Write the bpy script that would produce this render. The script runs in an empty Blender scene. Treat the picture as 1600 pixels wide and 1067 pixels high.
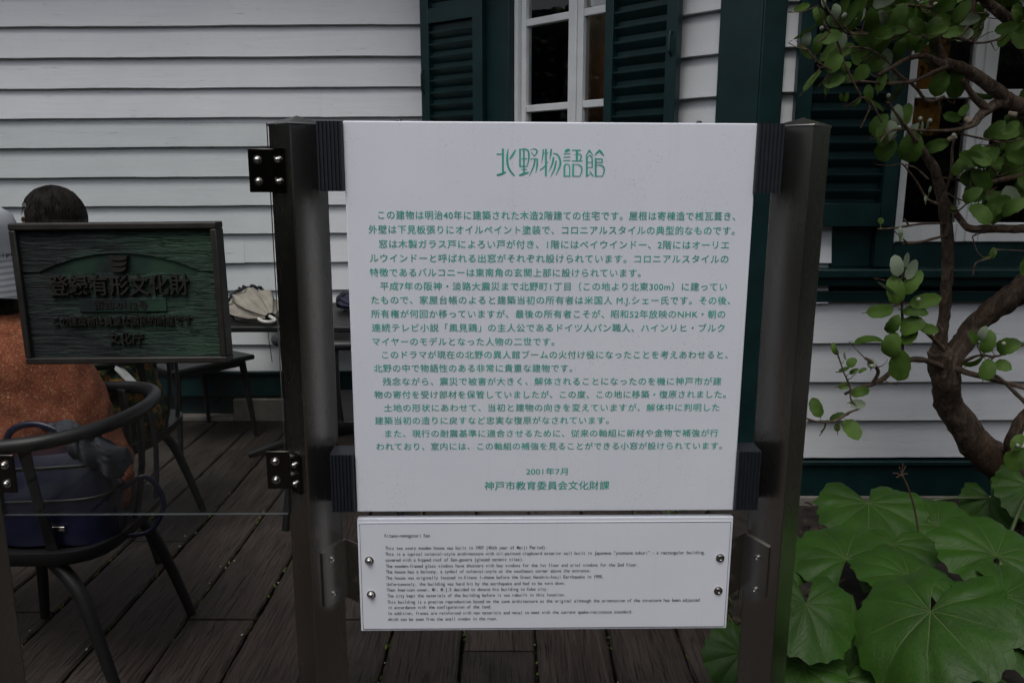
import bpy, bmesh, math, random
from mathutils import Vector, Matrix, noise
R = math.radians
random.seed(7)
S = bpy.context.scene
COL = S.collection

# ------------------------------------------------------------------ camera
PITCH = R(11.7); FPX = 1244.4; EYE = 1.4
cam_d = bpy.data.cameras.new("camera"); cam = bpy.data.objects.new("camera", cam_d); COL.objects.link(cam)
cam.location = (0, 0, EYE); cam.rotation_euler = (R(90) - PITCH, 0, 0)
cam_d.sensor_width = 36; cam_d.lens = 28; cam_d.clip_start = .05; cam_d.clip_end = 500
S.camera = cam

# ------------------------------------------------------------------ world, sun, exposure (overcast)
SUN_EL, SUN_AZ = R(62), R(200)
W = bpy.data.worlds.new("World"); S.world = W; W.use_nodes = True
nt = W.node_tree; bg = nt.nodes["Background"]
sky = nt.nodes.new("ShaderNodeTexSky"); sky.sky_type = 'NISHITA'; sky.sun_disc = False
sky.sun_elevation = SUN_EL; sky.sun_rotation = SUN_AZ; sky.air_density = 1.0; sky.dust_density = 4.0
hs = nt.nodes.new("ShaderNodeHueSaturation"); hs.inputs["Saturation"].default_value = .46
nt.links.new(sky.outputs[0], hs.inputs["Color"]); nt.links.new(hs.outputs[0], bg.inputs[0])
bg.inputs[1].default_value = .12
sun_d = bpy.data.lights.new("sun", 'SUN'); sun_d.energy = .8; sun_d.angle = R(25); sun_d.color = (1, .97, .93)
sun = bpy.data.objects.new("sun", sun_d); COL.objects.link(sun)
sd = Vector((math.sin(SUN_AZ) * math.cos(SUN_EL), math.cos(SUN_AZ) * math.cos(SUN_EL), math.sin(SUN_EL)))
sun.rotation_euler = sd.to_track_quat('Z', 'Y').to_euler()
sun.location = sd * 20
S.view_settings.view_transform = 'Standard'; S.view_settings.look = 'None'
S.view_settings.gamma = 1; S.view_settings.exposure = 0.12

# ------------------------------------------------------------------ projection helpers (photo pixel -> world)
CP, SP = math.cos(PITCH), math.sin(PITCH)
def ray(px, py):
    xc = (px - 800) / FPX; yc = (533.5 - py) / FPX
    return Vector((xc, CP + yc * SP, -SP + yc * CP))
def P(px, py, Y):
    d = ray(px, py); t = Y / d.y
    return Vector((d.x * t, Y, EYE + d.z * t))
def G(px, py, z=0.0):
    d = ray(px, py); t = (z - EYE) / d.z
    return Vector((d.x * t, d.y * t, z))
class Fr:
    """a plane with its own axes: u right, v up, n towards the viewer"""
    def __init__(s, O, u, v):
        s.O = Vector(O); s.u = Vector(u).normalized(); s.v = Vector(v).normalized(); s.n = s.u.cross(s.v).normalized()
    def pt(s, a, b, c=0): return s.O + s.u * a + s.v * b + s.n * c
    def ab(s, px, py, c=0):
        d = ray(px, py); o = Vector((0, 0, EYE)); q = s.O + s.n * c
        t = (q - o).dot(s.n) / d.dot(s.n); h = o + d * t - s.O
        return h.dot(s.u), h.dot(s.v)
WORLD = Fr((0, 0, 0), (1, 0, 0), (0, 0, 1))

# ------------------------------------------------------------------ mesh builder
def root_of(o):
    while o.parent: o = o.parent
    return o
class MB:
    def __init__(s): s.v = []; s.f = []; s.m = []; s.uv = {}
    def add(s, vs, fs, mi=0):
        b = len(s.v); s.v += [Vector(x) for x in vs]
        for f in fs: s.f.append([b + i for i in f]); s.m.append(mi)
        return b
    def box(s, c, sz, fr=WORLD, mi=0):
        """c, sz in the frame's own axes (a, b, n)"""
        vs = []
        for dz in (-1, 1):
            for dy in (-1, 1):
                for dx in (-1, 1):
                    vs.append(fr.pt(c[0] + dx * sz[0] / 2, c[1] + dy * sz[1] / 2, c[2] + dz * sz[2] / 2))
        s.add(vs, [(0, 2, 3, 1), (4, 5, 7, 6), (0, 1, 5, 4), (2, 6, 7, 3), (0, 4, 6, 2), (1, 3, 7, 5)], mi)
    def rect(s, a0, a1, b0, b1, c0, c1, fr=WORLD, mi=0):
        s.box(((a0 + a1) / 2, (b0 + b1) / 2, (c0 + c1) / 2), (a1 - a0, b1 - b0, c1 - c0), fr, mi)
    def poly(s, pts, c0, c1, fr=WORLD, mi=0):
        """extruded polygon (pts ccw in a,b) from c0 to c1"""
        n = len(pts)
        vs = [fr.pt(a, b, c0) for a, b in pts] + [fr.pt(a, b, c1) for a, b in pts]
        fs = [list(range(n))[::-1], list(range(n, 2 * n))] + [(i, (i + 1) % n, n + (i + 1) % n, n + i) for i in range(n)]
        s.add(vs, fs, mi)
    def tube(s, pts, rad, n=10, mi=0, cap=True, flat=1.0, wob=0):
        pts = [Vector(p) for p in pts]
        if not hasattr(rad, '__len__'): rad = [rad] * len(pts)
        ref = None; rings = []
        for i, p in enumerate(pts):
            t = (pts[min(i + 1, len(pts) - 1)] - pts[max(i - 1, 0)])
            t = t.normalized() if t.length > 1e-9 else Vector((0, 0, 1))
            if ref is None:
                ref = Vector((0, 0, 1)) if abs(t.z) < .9 else Vector((1, 0, 0))
            x = (ref - t * ref.dot(t)).normalized(); y = t.cross(x); ref = x
            ring = []
            for k in range(n):
                a = 2 * math.pi * k / n; r = rad[i]
                if wob: r *= 1 + wob * noise.noise(Vector((p.x * 40 + math.cos(a) * 2, p.y * 40 + math.sin(a) * 2, p.z * 40)))
                ring.append(p + x * math.cos(a) * r + y * math.sin(a) * r * flat)
            rings.append(ring)
        b = s.add([v for r_ in rings for v in r_],
                  [(i * n + k, i * n + (k + 1) % n, (i + 1) * n + (k + 1) % n, (i + 1) * n + k) for i in range(len(pts) - 1) for k in range(n)], mi)
        if cap:
            s.f.append([b + k for k in range(n)][::-1]); s.m.append(mi)
            e = b + (len(pts) - 1) * n; s.f.append([e + k for k in range(n)]); s.m.append(mi)
    def lathe(s, prof, O, axis, n=20, mi=0, sx=1.0):
        """prof: (radius, height) pairs along axis"""
        ax = Vector(axis).normalized(); ref = Vector((0, 0, 1)) if abs(ax.z) < .9 else Vector((1, 0, 0))
        x = (ref - ax * ref.dot(ax)).normalized(); y = ax.cross(x); O = Vector(O)
        vs = [O + ax * h + (x * math.cos(2 * math.pi * k / n) * sx + y * math.sin(2 * math.pi * k / n)) * r for r, h in prof for k in range(n)]
        m = len(prof)
        b = s.add(vs, [(i * n + k, i * n + (k + 1) % n, (i + 1) * n + (k + 1) % n, (i + 1) * n + k) for i in range(m - 1) for k in range(n)], mi)
        s.f.append([b + k for k in range(n)][::-1]); s.m.append(mi)
        e = b + (m - 1) * n; s.f.append([e + k for k in range(n)]); s.m.append(mi)
    def mesh(s, name, mats, off=Vector((0, 0, 0)), smooth=None):
        me = bpy.data.meshes.new(name)
        me.from_pydata([v - off for v in s.v], [], s.f)
        for m in (mats if isinstance(mats, (list, tuple)) else [mats]): me.materials.append(m)
        me.polygons.foreach_set("material_index", s.m)
        if s.uv:
            ul = me.uv_layers.new(name="UVMap")
            for li, l in enumerate(me.loops): ul.data[li].uv = s.uv.get(l.vertex_index, (0, 0))
        me.update()
        if smooth is not None:
            me.polygons.foreach_set("use_smooth", [True] * len(me.polygons))
            me.set_sharp_from_angle(angle=R(smooth))
        return me
    def build(s, name, mats, parent=None, smooth=None, bevel=0, seg=2):
        if parent is not None: off = Vector(root_of(parent).location)
        else:
            lo = [min(v[i] for v in s.v) for i in range(3)]; hi = [max(v[i] for v in s.v) for i in range(3)]
            off = Vector(((lo[0] + hi[0]) / 2, (lo[1] + hi[1]) / 2, lo[2]))
        o = bpy.data.objects.new(name, s.mesh(name, mats, off, smooth)); COL.objects.link(o)
        if parent is not None: o.parent = parent
        else: o.location = off
        if bevel:
            md = o.modifiers.new("bevel", 'BEVEL'); md.width = bevel; md.segments = seg; md.limit_method = 'ANGLE'; md.angle_limit = R(35)
            md.harden_normals = False
            if smooth is None:
                o.data.polygons.foreach_set("use_smooth", [True] * len(o.data.polygons)); o.data.set_sharp_from_angle(angle=R(30))
        return o
def tag(o, label=None, cat=None, group=None, kind=None):
    if label: o["label"] = label
    if cat: o["category"] = cat
    if group: o["group"] = group
    if kind: o["kind"] = kind
    return o
def empty(name, loc, label, cat, group=None):
    o = bpy.data.objects.new(name, None); COL.objects.link(o); o.location = loc; o.empty_display_size = .1
    return tag(o, label, cat, group)
def copy_tree(o, parent=None):
    c = o.copy(); COL.objects.link(c)
    if parent: c.parent = parent
    for ch in list(o.children): copy_tree(ch, c)
    return c
def spline(pts, per=6):
    """Catmull-Rom through points of any dimension"""
    out = []
    n = len(pts)
    for i in range(n - 1):
        p0, p1, p2, p3 = pts[max(i - 1, 0)], pts[i], pts[i + 1], pts[min(i + 2, n - 1)]
        for k in range(per):
            t = k / per
            out.append([.5 * (2 * b + (c - a) * t + (2 * a - 5 * b + 4 * c - d) * t * t + (3 * b - a - 3 * c + d) * t ** 3) for a, b, c, d in zip(p0, p1, p2, p3)])
    out.append(list(pts[-1]))
    return out

# ------------------------------------------------------------------ materials
class N:
    """tiny node helper"""
    def __init__(s, name):
        s.m = bpy.data.materials.new(name); s.m.use_nodes = True; s.t = s.m.node_tree; s.b = s.t.nodes["Principled BSDF"]; s.out = s.t.nodes["Material Output"]
    def node(s, typ, **kw):
        n = s.t.nodes.new(typ)
        for k, v in kw.items():
            if k in n.inputs: n.inputs[k].default_value = v
            else: setattr(n, k, v)
        return n
    def link(s, a, b): s.t.links.new(a, b)
    def coord(s, scale=(1, 1, 1), kind="Object"):
        tc = s.node("ShaderNodeTexCoord"); mp = s.node("ShaderNodeMapping"); mp.inputs["Scale"].default_value = scale
        s.link(tc.outputs[kind], mp.inputs[0]); return mp.outputs[0]
    def noise(s, vec, scale, detail=4, rough=.55, dist=0):
        n = s.node("ShaderNodeTexNoise"); n.inputs["Scale"].default_value = scale; n.inputs["Detail"].default_value = detail
        n.inputs["Roughness"].default_value = rough; n.inputs["Distortion"].default_value = dist
        s.link(vec, n.inputs["Vector"]); return n.outputs[0]
    def ramp(s, fac, stops):
        r = s.node("ShaderNodeValToRGB"); el = r.color_ramp.elements
        while len(el) < len(stops): el.new(.5)
        for e, (p, c) in zip(el, stops):
            e.position = p; e.color = (c, c, c, 1) if not hasattr(c, '__len__') else (*c, 1)
        s.link(fac, r.inputs[0]); return r.outputs[0]
    def mix(s, fac, a, b, mode='MIX'):
        m = s.node("ShaderNodeMix", data_type='RGBA', blend_type=mode)
        for sock, v in ((m.inputs[0], fac), (m.inputs[6], a), (m.inputs[7], b)):
            if hasattr(v, 'links'): s.link(v, sock)
            elif hasattr(v, '__len__'): sock.default_value = (*v, 1)
            else: sock.default_value = v
        return m.outputs[2]
    def math(s, op, a, b=0):
        m = s.node("ShaderNodeMath", operation=op)
        for sock, v in ((m.inputs[0], a), (m.inputs[1], b)):
            if hasattr(v, 'links'): s.link(v, sock)
            else: sock.default_value = v
        return m.outputs[0]
    def bump(s, h, strength=.3, dist=.002, prev=None):
        b = s.node("ShaderNodeBump"); b.inputs["Strength"].default_value = strength; b.inputs["Distance"].default_value = dist
        s.link(h, b.inputs["Height"])
        if prev: s.link(prev, b.inputs["Normal"])
        s.link(b.outputs[0], s.b.inputs["Normal"]); return b.outputs[0]
    def set(s, col=None, rough=None, metal=None, spec=None):
        for k, v in (("Base Color", col), ("Roughness", rough), ("Metallic", metal), ("Specular IOR Level", spec)):
            if v is None: continue
            if hasattr(v, 'links'): s.link(v, s.b.inputs[k])
            else: s.b.inputs[k].default_value = (*v, 1) if hasattr(v, '__len__') else v
        return s.m
def plain(name, col, rough=.5, metal=0, var=.15, scale=30, bump=0, spec=.5):
    n = N(name); v = n.coord(); f = n.noise(v, scale)
    lo = [c * (1 - var) for c in col]; hi = [min(1, c * (1 + var)) for c in col]
    if bump: n.bump(n.noise(v, scale * 6), .4, bump)
    return n.set(n.ramp(f, [(.3, lo), (.7, hi)]), rough, metal, spec)

def m_siding():
    n = N("siding_paint"); v = n.coord((1.2, 14, 14)); v2 = n.coord((3, 60, 60)); v3 = n.coord()
    grain = n.noise(v2, 3, 6, .65, .6); blot = n.noise(v3, 1.3, 5, .6); streak = n.noise(v, 2.0, 5, .6, 1.0)
    col = n.ramp(blot, [(.3, (.54, .565, .585)), (.7, (.64, .655, .675))])
    col = n.mix(n.ramp(streak, [(.62, 0), (.8, .22)]), col, (.42, .42, .41))
    isl = n.node("ShaderNodeNewGeometry").outputs["Random Per Island"]
    col = n.mix(n.math('MULTIPLY', isl, .12), col, (.5, .51, .52))
    crack = n.ramp(grain, [(.30, 0), (.36, 1)])
    col = n.mix(n.math('MULTIPLY', n.math('SUBTRACT', 1, crack), .8), col, (.25, .25, .25))
    b = n.bump(crack, .35, .0012); n.bump(n.noise(v, 1.5, 6, .6, .5), .5, .004, b)
    return n.set(col, .45)
def m_board(name, spk):
    n = N(name); v = n.coord()
    sp = n.noise(v, 430, 2, .6); big = n.noise(v, 3, 4)
    msk = n.ramp(n.noise(v, 9, 3), [(.42, 0), (.62, 1)])
    col = n.ramp(big, [(.3, (.735, .76, .835)), (.7, (.79, .815, .88))])
    col = n.mix(n.math('MULTIPLY', n.ramp(sp, [(.655, 0), (.71, 1)]), n.math('MULTIPLY', msk, spk)), col, (.30, .29, .28))
    col = n.mix(n.math('MULTIPLY', n.ramp(n.noise(v, 190, 3, .7), [(.665, 0), (.72, 1)]), n.math('MULTIPLY', msk, spk * .8)), col, (.35, .33, .31))
    drip = n.noise(n.coord((40, 40, 1.2)), 2.2, 4)
    col = n.mix(n.ramp(drip, [(.60, 0), (.8, .10)]), col, (.45, .43, .40))
    n.bump(n.noise(v, 420, 2), .25, .0006)
    return n.set(col, .42)
def m_steel(name, col=(.40, .38, .35), r0=.25, r1=.29):
    n = N(name); br = n.noise(n.coord((420, 420, 1.2)), 1.0, 3, .6); st = n.noise(n.coord((5, 5, 1.2)), 2, 4, .6)
    c = n.ramp(st, [(.3, [x * .86 for x in col]), (.7, col)])
    c = n.mix(n.ramp(n.noise(n.coord(), 85, 3, .7), [(.70, 0), (.76, .45)]), c, (.10, .075, .06))
    c = n.mix(n.ramp(n.noise(n.coord((50, 50, 2.5)), 1.5, 4, .6), [(.66, 0), (.8, .10)]), c, (.16, .13, .11))
    rg = n.ramp(n.math('ADD', n.math('MULTIPLY', br, .12), n.math('MULTIPLY', st, .88)), [(.3, r0), (.7, r1)])
    return n.set(c, rg, 1.0)
def m_deck():
    n = N("deck_wood"); geo = n.node("ShaderNodeNewGeometry"); isl = geo.outputs["Random Per Island"]
    tc = n.node("ShaderNodeTexCoord"); mp = n.node("ShaderNodeMapping"); mp.inputs["Scale"].default_value = (30, 1.6, 10)
    off = n.node("ShaderNodeCombineXYZ"); n.link(n.math('MULTIPLY', isl, 40), off.inputs[1])
    ad = n.node("ShaderNodeVectorMath", operation='ADD'); n.link(tc.outputs["Object"], ad.inputs[0]); n.link(off.outputs[0], ad.inputs[1])
    n.link(ad.outputs[0], mp.inputs[0])
    g = n.noise(mp.outputs[0], 2.2, 8, .72, .9); g2 = n.noise(n.coord((150, 4, 10)), 1.6, 6, .72, .7); bl = n.noise(n.coord(), 2.6, 6, .65)
    fine = n.noise(n.coord(), 160, 4, .7)
    c = n.ramp(g, [(.28, (.014, .010, .008)), (.5, (.041, .030, .025)), (.74, (.078, .059, .049))])
    c = n.mix(n.ramp(isl, [(0, 0), (1, .8)]), c, (.020, .016, .014))
    c = n.mix(n.ramp(bl, [(.45, 0), (.72, .55)]), c, (.088, .075, .064))
    c = n.mix(n.ramp(g2, [(.54, 0), (.62, .85)]), c, (.007, .0055, .005))
    c = n.mix(n.ramp(fine, [(.62, 0), (.75, .35)]), c, (.14, .13, .12))
    h = n.math('ADD', g, n.math('MULTIPLY', n.ramp(g2, [(.55, 1), (.68, 0)]), .8))
    b = n.bump(h, .8, .007); n.bump(fine, .3, .002, b)
    return n.set(c, n.ramp(bl, [(.3, .5), (.7, .75)]), 0, .35)
def m_leaf(name, dark, light, back, rough=.35, vein=False):
    n = N(name); v = n.coord(); geo = n.node("ShaderNodeNewGeometry")
    f = n.noise(v, 14 if not vein else 9, 4, .6); c = n.ramp(f, [(.35, dark), (.65, light)])
    isl = geo.outputs["Random Per Island"]
    c = n.mix(n.math('MULTIPLY', isl, .55), c, [x * 1.5 + .008 for x in light])
    c = n.mix(n.ramp(n.noise(v, 90, 4, .7), [(.64, 0), (.74, .35)]), c, (.09, .07, .02))
    if vein:
        uv = n.node("ShaderNodeUVMap"); sx = n.node("ShaderNodeSeparateXYZ"); n.link(uv.outputs[0], sx.inputs[0])
        # u = angle * 9 (one vein per unit), v = radius 0..1
        fr = n.math('ABSOLUTE', n.math('SUBTRACT', n.math('FRACT', sx.outputs[0]), .5))
        dist = n.math('MULTIPLY', fr, n.math('ADD', sx.outputs[1], .04))
        ln = n.ramp(dist, [(.008, 1), (.022, 0)])
        fade = n.ramp(sx.outputs[1], [(.0, .9), (.35, .45), (.8, .06)])
        fac = n.math('MULTIPLY', ln, fade)
        c = n.mix(n.math('MULTIPLY', fac, .75), c, (.17, .23, .08))
        # side veins
        sv = n.math('ABSOLUTE', n.math('SUBTRACT', n.math('FRACT', n.math('ADD', n.math('MULTIPLY', sx.outputs[1], 7), n.math('MULTIPLY', fr, 5))), .5))
        sl = n.ramp(sv, [(.01, .16), (.05, 0)])
        c = n.mix(sl, c, (.028, .05, .014))
        ret = n.node("ShaderNodeTexVoronoi", feature='DISTANCE_TO_EDGE'); ret.inputs["Scale"].default_value = 95; n.link(v, ret.inputs["Vector"])
        rv = n.ramp(ret.outputs["Distance"], [(.02, .35), (.10, 0)]); c = n.mix(rv, c, (.05, .10, .025))
        spot = n.ramp(n.noise(v, 30, 5, .7), [(.70, 0), (.73, .85)]); c = n.mix(spot, c, (.075, .048, .018))
        edge = n.ramp(n.math('ADD', sx.outputs[1], n.math('MULTIPLY', n.noise(v, 22, 3), .10)), [(1.03, 0), (1.06, .6)]); c = n.mix(edge, c, (.10, .075, .02))
        hgt = n.math('SUBTRACT', n.math('MULTIPLY', n.noise(v, 25, 4, .6), .8), fac)
        n.bump(n.math('SUBTRACT', hgt, n.math('MULTIPLY', sl, .8)), .7, .004)
    else:
        n.bump(n.noise(v, 80, 3), .3, .002)
    c = n.mix(geo.outputs["Backfacing"], c, back)
    n.set(c, rough, 0, .28 if vein else .16)
    tr = n.node("ShaderNodeBsdfTranslucent"); n.link(n.mix(.5, c, (.12, .2, .02)), tr.inputs[0])
    ms = n.node("ShaderNodeMixShader"); ms.inputs[0].default_value = .16
    n.link(n.b.outputs[0], ms.inputs[1]); n.link(tr.outputs[0], ms.inputs[2]); n.link(ms.outputs[0], n.out.inputs[0])
    return n.m
def m_glass(name, tint, refl=1.0):
    n = N(name); n.t.nodes.remove(n.b)
    t = n.node("ShaderNodeBsdfTransparent"); t.inputs[0].default_value = (*tint, 1)
    g = n.node("ShaderNodeBsdfGlossy"); g.inputs["Roughness"].default_value = .01; g.inputs[0].default_value = (refl, refl, refl, 1)
    fr = n.node("ShaderNodeFresnel"); fr.inputs[0].default_value = 1.5
    ms = n.node("ShaderNodeMixShader"); n.link(fr.outputs[0], ms.inputs[0]); n.link(t.outputs[0], ms.inputs[1]); n.link(g.outputs[0], ms.inputs[2])
    n.link(ms.outputs[0], n.out.inputs[0]); return n.m
def m_bark():
    n = N("bark"); v = n.coord((1, 1, .35)); a = n.noise(v, 45, 8, .7, 1.2); bl = n.noise(n.coord(), 7, 4)
    c = n.ramp(a, [(.3, (.028, .019, .014)), (.52, (.11, .078, .057)), (.75, (.25, .20, .16))])
    c = n.mix(n.ramp(bl, [(.5, 0), (.75, .5)]), c, (.14, .075, .04))
    n.bump(a, 1.0, .016); return n.set(c, .85, 0, .2)
def m_bronze(name, grain):
    n = N(name); v = n.coord()
    sxp = n.node("ShaderNodeSeparateXYZ"); n.link(v, sxp.inputs[0])
    patch = n.math('ADD', n.noise(n.coord((1, 1, 1.4)), 9, 4, .6), n.math('MULTIPLY', sxp.outputs[0], .9))
    c = n.ramp(patch, [(.36, (.014, .019, .020)), (.50, (.020, .045, .034)), (.66, (.028, .068, .042))])
    if grain:
        w = n.noise(n.coord((2.2, 1, 30)), 5.5, 7, .62, 1.6)
        r = n.ramp(w, [(.36, 0), (.46, .8), (.6, 1)])
        c = n.mix(n.ramp(w, [(.34, .85), (.44, 0)]), c, (.006, .007, .007))
        c = n.mix(n.ramp(w, [(.60, 0), (.68, .35)]), c, (.10, .14, .12))
        n.bump(r, .9, .006)
    else: n.bump(n.noise(v, 120, 4), .3, .001)
    return n.set(c, .5, .35)
M = {}
M['siding'] = m_siding()
M['board'] = m_board("enamel_panel", .9); M['board2'] = m_board("enamel_plate", .15)
M['edge'] = plain("panel_edge", (.75, .75, .74), .4)
M['ink'] = plain("green_ink", (.042, .385, .295), .5, var=.2, scale=14)
M['black_ink'] = plain("black_ink", (.03, .03, .035), .5)
M['steel'] = m_steel("brushed_steel"); M['steel_dark_refl'] = m_steel("dark_reflecting_plate", (.10, .092, .085), .15, .25)  # clamp plates: mirror steel, its dark reflection put into the base colour
M['bolt'] = plain("bolt_steel", (.62, .60, .57), .18, 1)
M['rubber'] = plain("ribbed_plastic", (.0115, .0135, .019), .5, var=.2, scale=60, bump=.0004)
M['green'] = plain("green_paint", (.0045, .0225, .0235), .40, var=.3, scale=9, bump=.0006, spec=.4)
M['white'] = plain("white_paint", (.66, .68, .69), .42, var=.07, scale=10, bump=.0006)
M['pane'] = m_glass("window_glass", (.88, .88, .86)); M['glass'] = m_glass("clear_panel_glass", (.95, .968, .96), .75)
M['glass_edge'] = plain("glass_edge", (.40, .47, .45), .25)  # bright edge: light piped through the glass, painted into the colour
M['deck'] = m_deck()
M['concrete'] = plain("concrete", (.17, .155, .135), .85, var=.35, scale=8, bump=.003)
M['soil'] = plain("soil", (.014, .0105, .008), .95, var=.6, scale=18, bump=.012)
M['ground'] = plain("ground_gravel", (.032, .03, .028), .9, var=.4, scale=6, bump=.006)
M['black'] = plain("black_plastic", (.0075, .0075, .0085), .46, var=.2, scale=40)
M['bark'] = m_bark()
M['leaf'] = m_leaf("shrub_leaf", (.012, .032, .004), (.062, .118, .018), (.13, .16, .11), .55)
M['leaf_pale'] = m_leaf("young_shrub_leaf", (.11, .15, .10), (.18, .22, .15), (.2, .23, .18), .55)
M['big_leaf'] = m_leaf("broad_leaf", (.007, .029, .0015), (.021, .068, .003), (.03, .07, .012), .5, True)
M['stalk'] = plain("leaf_stalk", (.05, .07, .025), .5)
M['dry'] = plain("dry_stalk", (.07, .04, .025), .8)
M['bronze'] = m_bronze("bronze_grain", True); M['bronze_flat'] = m_bronze("bronze_patina", False)
M['bronze_dark'] = plain("bronze_frame", (.027, .025, .022), .5, .3, var=.35, scale=25, bump=.0006)
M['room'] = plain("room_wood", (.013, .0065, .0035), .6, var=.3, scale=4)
M['room_dark'] = plain("room_dark_wood", (.05, .03, .018), .6, var=.3, scale=4)

# ================================================================== SETTING
# ground
b = MB(); b.add([(-40, -40, -.10), (40, -40, -.10), (40, 40, -.10), (-40, 40, -.10)], [(0, 1, 2, 3)])
tag(b.build("ground", M['ground']), kind="structure")
# deck of wide old planks running towards the house
DECK_R = .60
b = MB()
PW = .2245; X0 = .072 - 20 * PW
for i in range(23):
    xa = X0 + i * PW; xb = xa + PW
    if xa > DECK_R - .05: break
    xb = min(xb, DECK_R + .05)
    k = i - 20
    cuts = [-2.8, {-5: 2.335, -4: .9, -3: 2.335, -2: .4, -1: 2.16, 0: 1.3, -6: 1.4, -7: 2.9, 1: 2.75, 2: .8}.get(k, random.uniform(0, 3.5)), 4.58]
    for c0, c1 in zip(cuts, cuts[1:]):
        g = .0045; ya, yb = c0 + g, c1 - g
        segs = max(2, int((yb - ya) / (.025 if yb > 1.5 else .2))); dz = random.uniform(-.003, .003)
        vs = []; fs = []
        for s_ in range(segs + 1):
            y = ya + (yb - ya) * s_ / segs
            wl = noise.noise(Vector((i * 3.1, y * 2.2, 0))) * .005 + noise.noise(Vector((i * 5.7, y * 14, 1))) * .004 + noise.noise(Vector((i * 5.7, y * 40, 1))) * .0025
            wr = noise.noise(Vector((i * 3.1 + 9, y * 2.2, 0))) * .005 + noise.noise(Vector((i * 5.7 + 3, y * 14, 2))) * .004 + noise.noise(Vector((i * 5.7 + 3, y * 40, 2))) * .0025
            h = noise.noise(Vector((i * 2.3, y * 1.1, 5))) * .002 + dz
            l, r = xa + .005 + wl, xb - .005 + wr; ro = .006
            row = [(l, y, -.05), (l, y, h - ro), (l + ro, y, h)]
            for q in range(1, 6): row.append((l + (r - l) * q / 6, y, h + noise.noise(Vector((i * 7 + q * 1.7, y * 3, 9))) * .0015))
            row += [(r - ro, y, h), (r, y, h - ro), (r, y, -.05)]
            vs += row
        w_ = 11
        for s_ in range(segs):
            for q in range(w_ - 1):
                fs.append((s_ * w_ + q, s_ * w_ + q + 1, (s_ + 1) * w_ + q + 1, (s_ + 1) * w_ + q))
        fs = [f[::-1] for f in fs]
        fs.append(list(range(w_))); fs.append([segs * w_ + q for q in range(w_)][::-1])
        b.add(vs, fs)
tag(b.build("deck", M['deck'], smooth=40), kind="structure")
# soil bed on the right
b = MB(); nx, ny = 60, 60
vs = []
for j in range(ny + 1):
    for i in range(nx + 1):
        x = DECK_R + .055 + 3.2 * i / nx; y = -.5 + 5.0 * j / ny
        z = .03 + .035 * noise.noise(Vector((x * 3, y * 3, 0))) + .02 * noise.noise(Vector((x * 11, y * 11, 3))) + .008 * noise.noise(Vector((x * 40, y * 40, 3)))
        z += .07 * max(0, min(1, (y - 2.2) / .8))
        vs.append((x, y, z))
b.add(vs, [(j * (nx + 1) + i, j * (nx + 1) + i + 1, (j + 1) * (nx + 1) + i + 1, (j + 1) * (nx + 1) + i) for j in range(ny) for i in range(nx)])
tag(b.build("soil", M['soil'], smooth=60), kind="structure")

# ================================================================== HOUSE
YM, YF = 4.5, 3.08                       # main wall, bay front
CX = .92                                  # bay corner x  (x + y = 4 on the slanted side)
FM = Fr((0, YM, 0), (1, 0, 0), (0, 0, 1))
FO = Fr((CX - (YM - YF), YM, 0), (1, -1, 0), (0, 0, 1)); OL = (YM - YF) * math.sqrt(2)
FF = Fr((0, YF, 0), (1, 0, 0), (0, 0, 1))
E = .157; ZB = .285                       # clapboard exposure, bottom of siding
house = empty("house", (0, 4.5, 0), "white clapboard house with a bay window and dark green shutters", "house")
def siding(fr, u0, u1, zb, zt, holes=(), slope=0.0, z_first=None, seed=0):
    rnd = random.Random(seed); b = MB(); z = zb; k = 0
    while z < zt:
        spans = [(u0, u1)]
        for (h0, h1, hz0, hz1) in holes:
            if z + E * .6 > hz0 and z + E * .4 < hz1:
                new = []
                for s0, s1 in spans:
                    if h1 <= s0 or h0 >= s1: new.append((s0, s1)); continue
                    if h0 > s0: new.append((s0, h0))
                    if h1 < s1: new.append((h1, s1))
                spans = new
        for s0, s1 in spans:
            cuts = [s0]
            c = s0 + rnd.uniform(2.4, 12)
            while c < s1 - .3: cuts.append(c); c += rnd.uniform(1.8, 3.6)
            cuts.append(s1)
            for a0, a1 in zip(cuts, cuts[1:]):
                n_ = max(2, int((a1 - a0) / .06)); tilt = rnd.uniform(-.0012, .0012); wv = rnd.uniform(.4, 1.3); out = rnd.uniform(-.002, .002)
                vs = []; fs = []
                for i in range(n_ + 1):
                    a = a0 + .0002 + (a1 - a0 - .0004) * i / n_
                    zz = z + slope * a + tilt * (a - a0)
                    wob = (noise.noise(Vector((a * 3 * wv, k * 3.3 + seed, 1))) * .0028 + noise.noise(Vector((a * 17, k * 5.1, seed))) * .0012 + (.004 * max(0, noise.noise(Vector((a * 6, k * 9.1, 7))) - .45)))
                    wo = .034 + out + noise.noise(Vector((a * 2.1, k * 1.7, seed + 4))) * .0025
                    vs += [fr.pt(a, zz + wob, -.02), fr.pt(a, zz + wob, wo - .002), fr.pt(a, zz + wob + .002, wo), fr.pt(a, zz + wob + E * .5, wo * .52 + .002), fr.pt(a, zz + E + .012, .004)]
                for i in range(n_):
                    for q in range(4): fs.append((i * 5 + q, (i + 1) * 5 + q, (i + 1) * 5 + q + 1, i * 5 + q + 1))
                b.add(vs, fs)
        z += E; k += 1
    # sheathing behind the boards, round the openings
    return b
def sheath(b, fr, u0, u1, z0, z1, holes, mi=0):
    hs_ = sorted(holes); c = u0
    for (h0, h1, hz0, hz1) in hs_:
        b.rect(c, h0, z0, z1, -.12, -.021, fr, mi)
        b.rect(h0, h1, z0, hz0, -.12, -.021, fr, mi); b.rect(h0, h1, hz1, z1, -.12, -.021, fr, mi); c = h1
    b.rect(c, u1, z0, z1, -.12, -.021, fr, mi)
uo = lambda px, py=100, c=0: FO.ab(px, py, c)[0]
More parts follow.
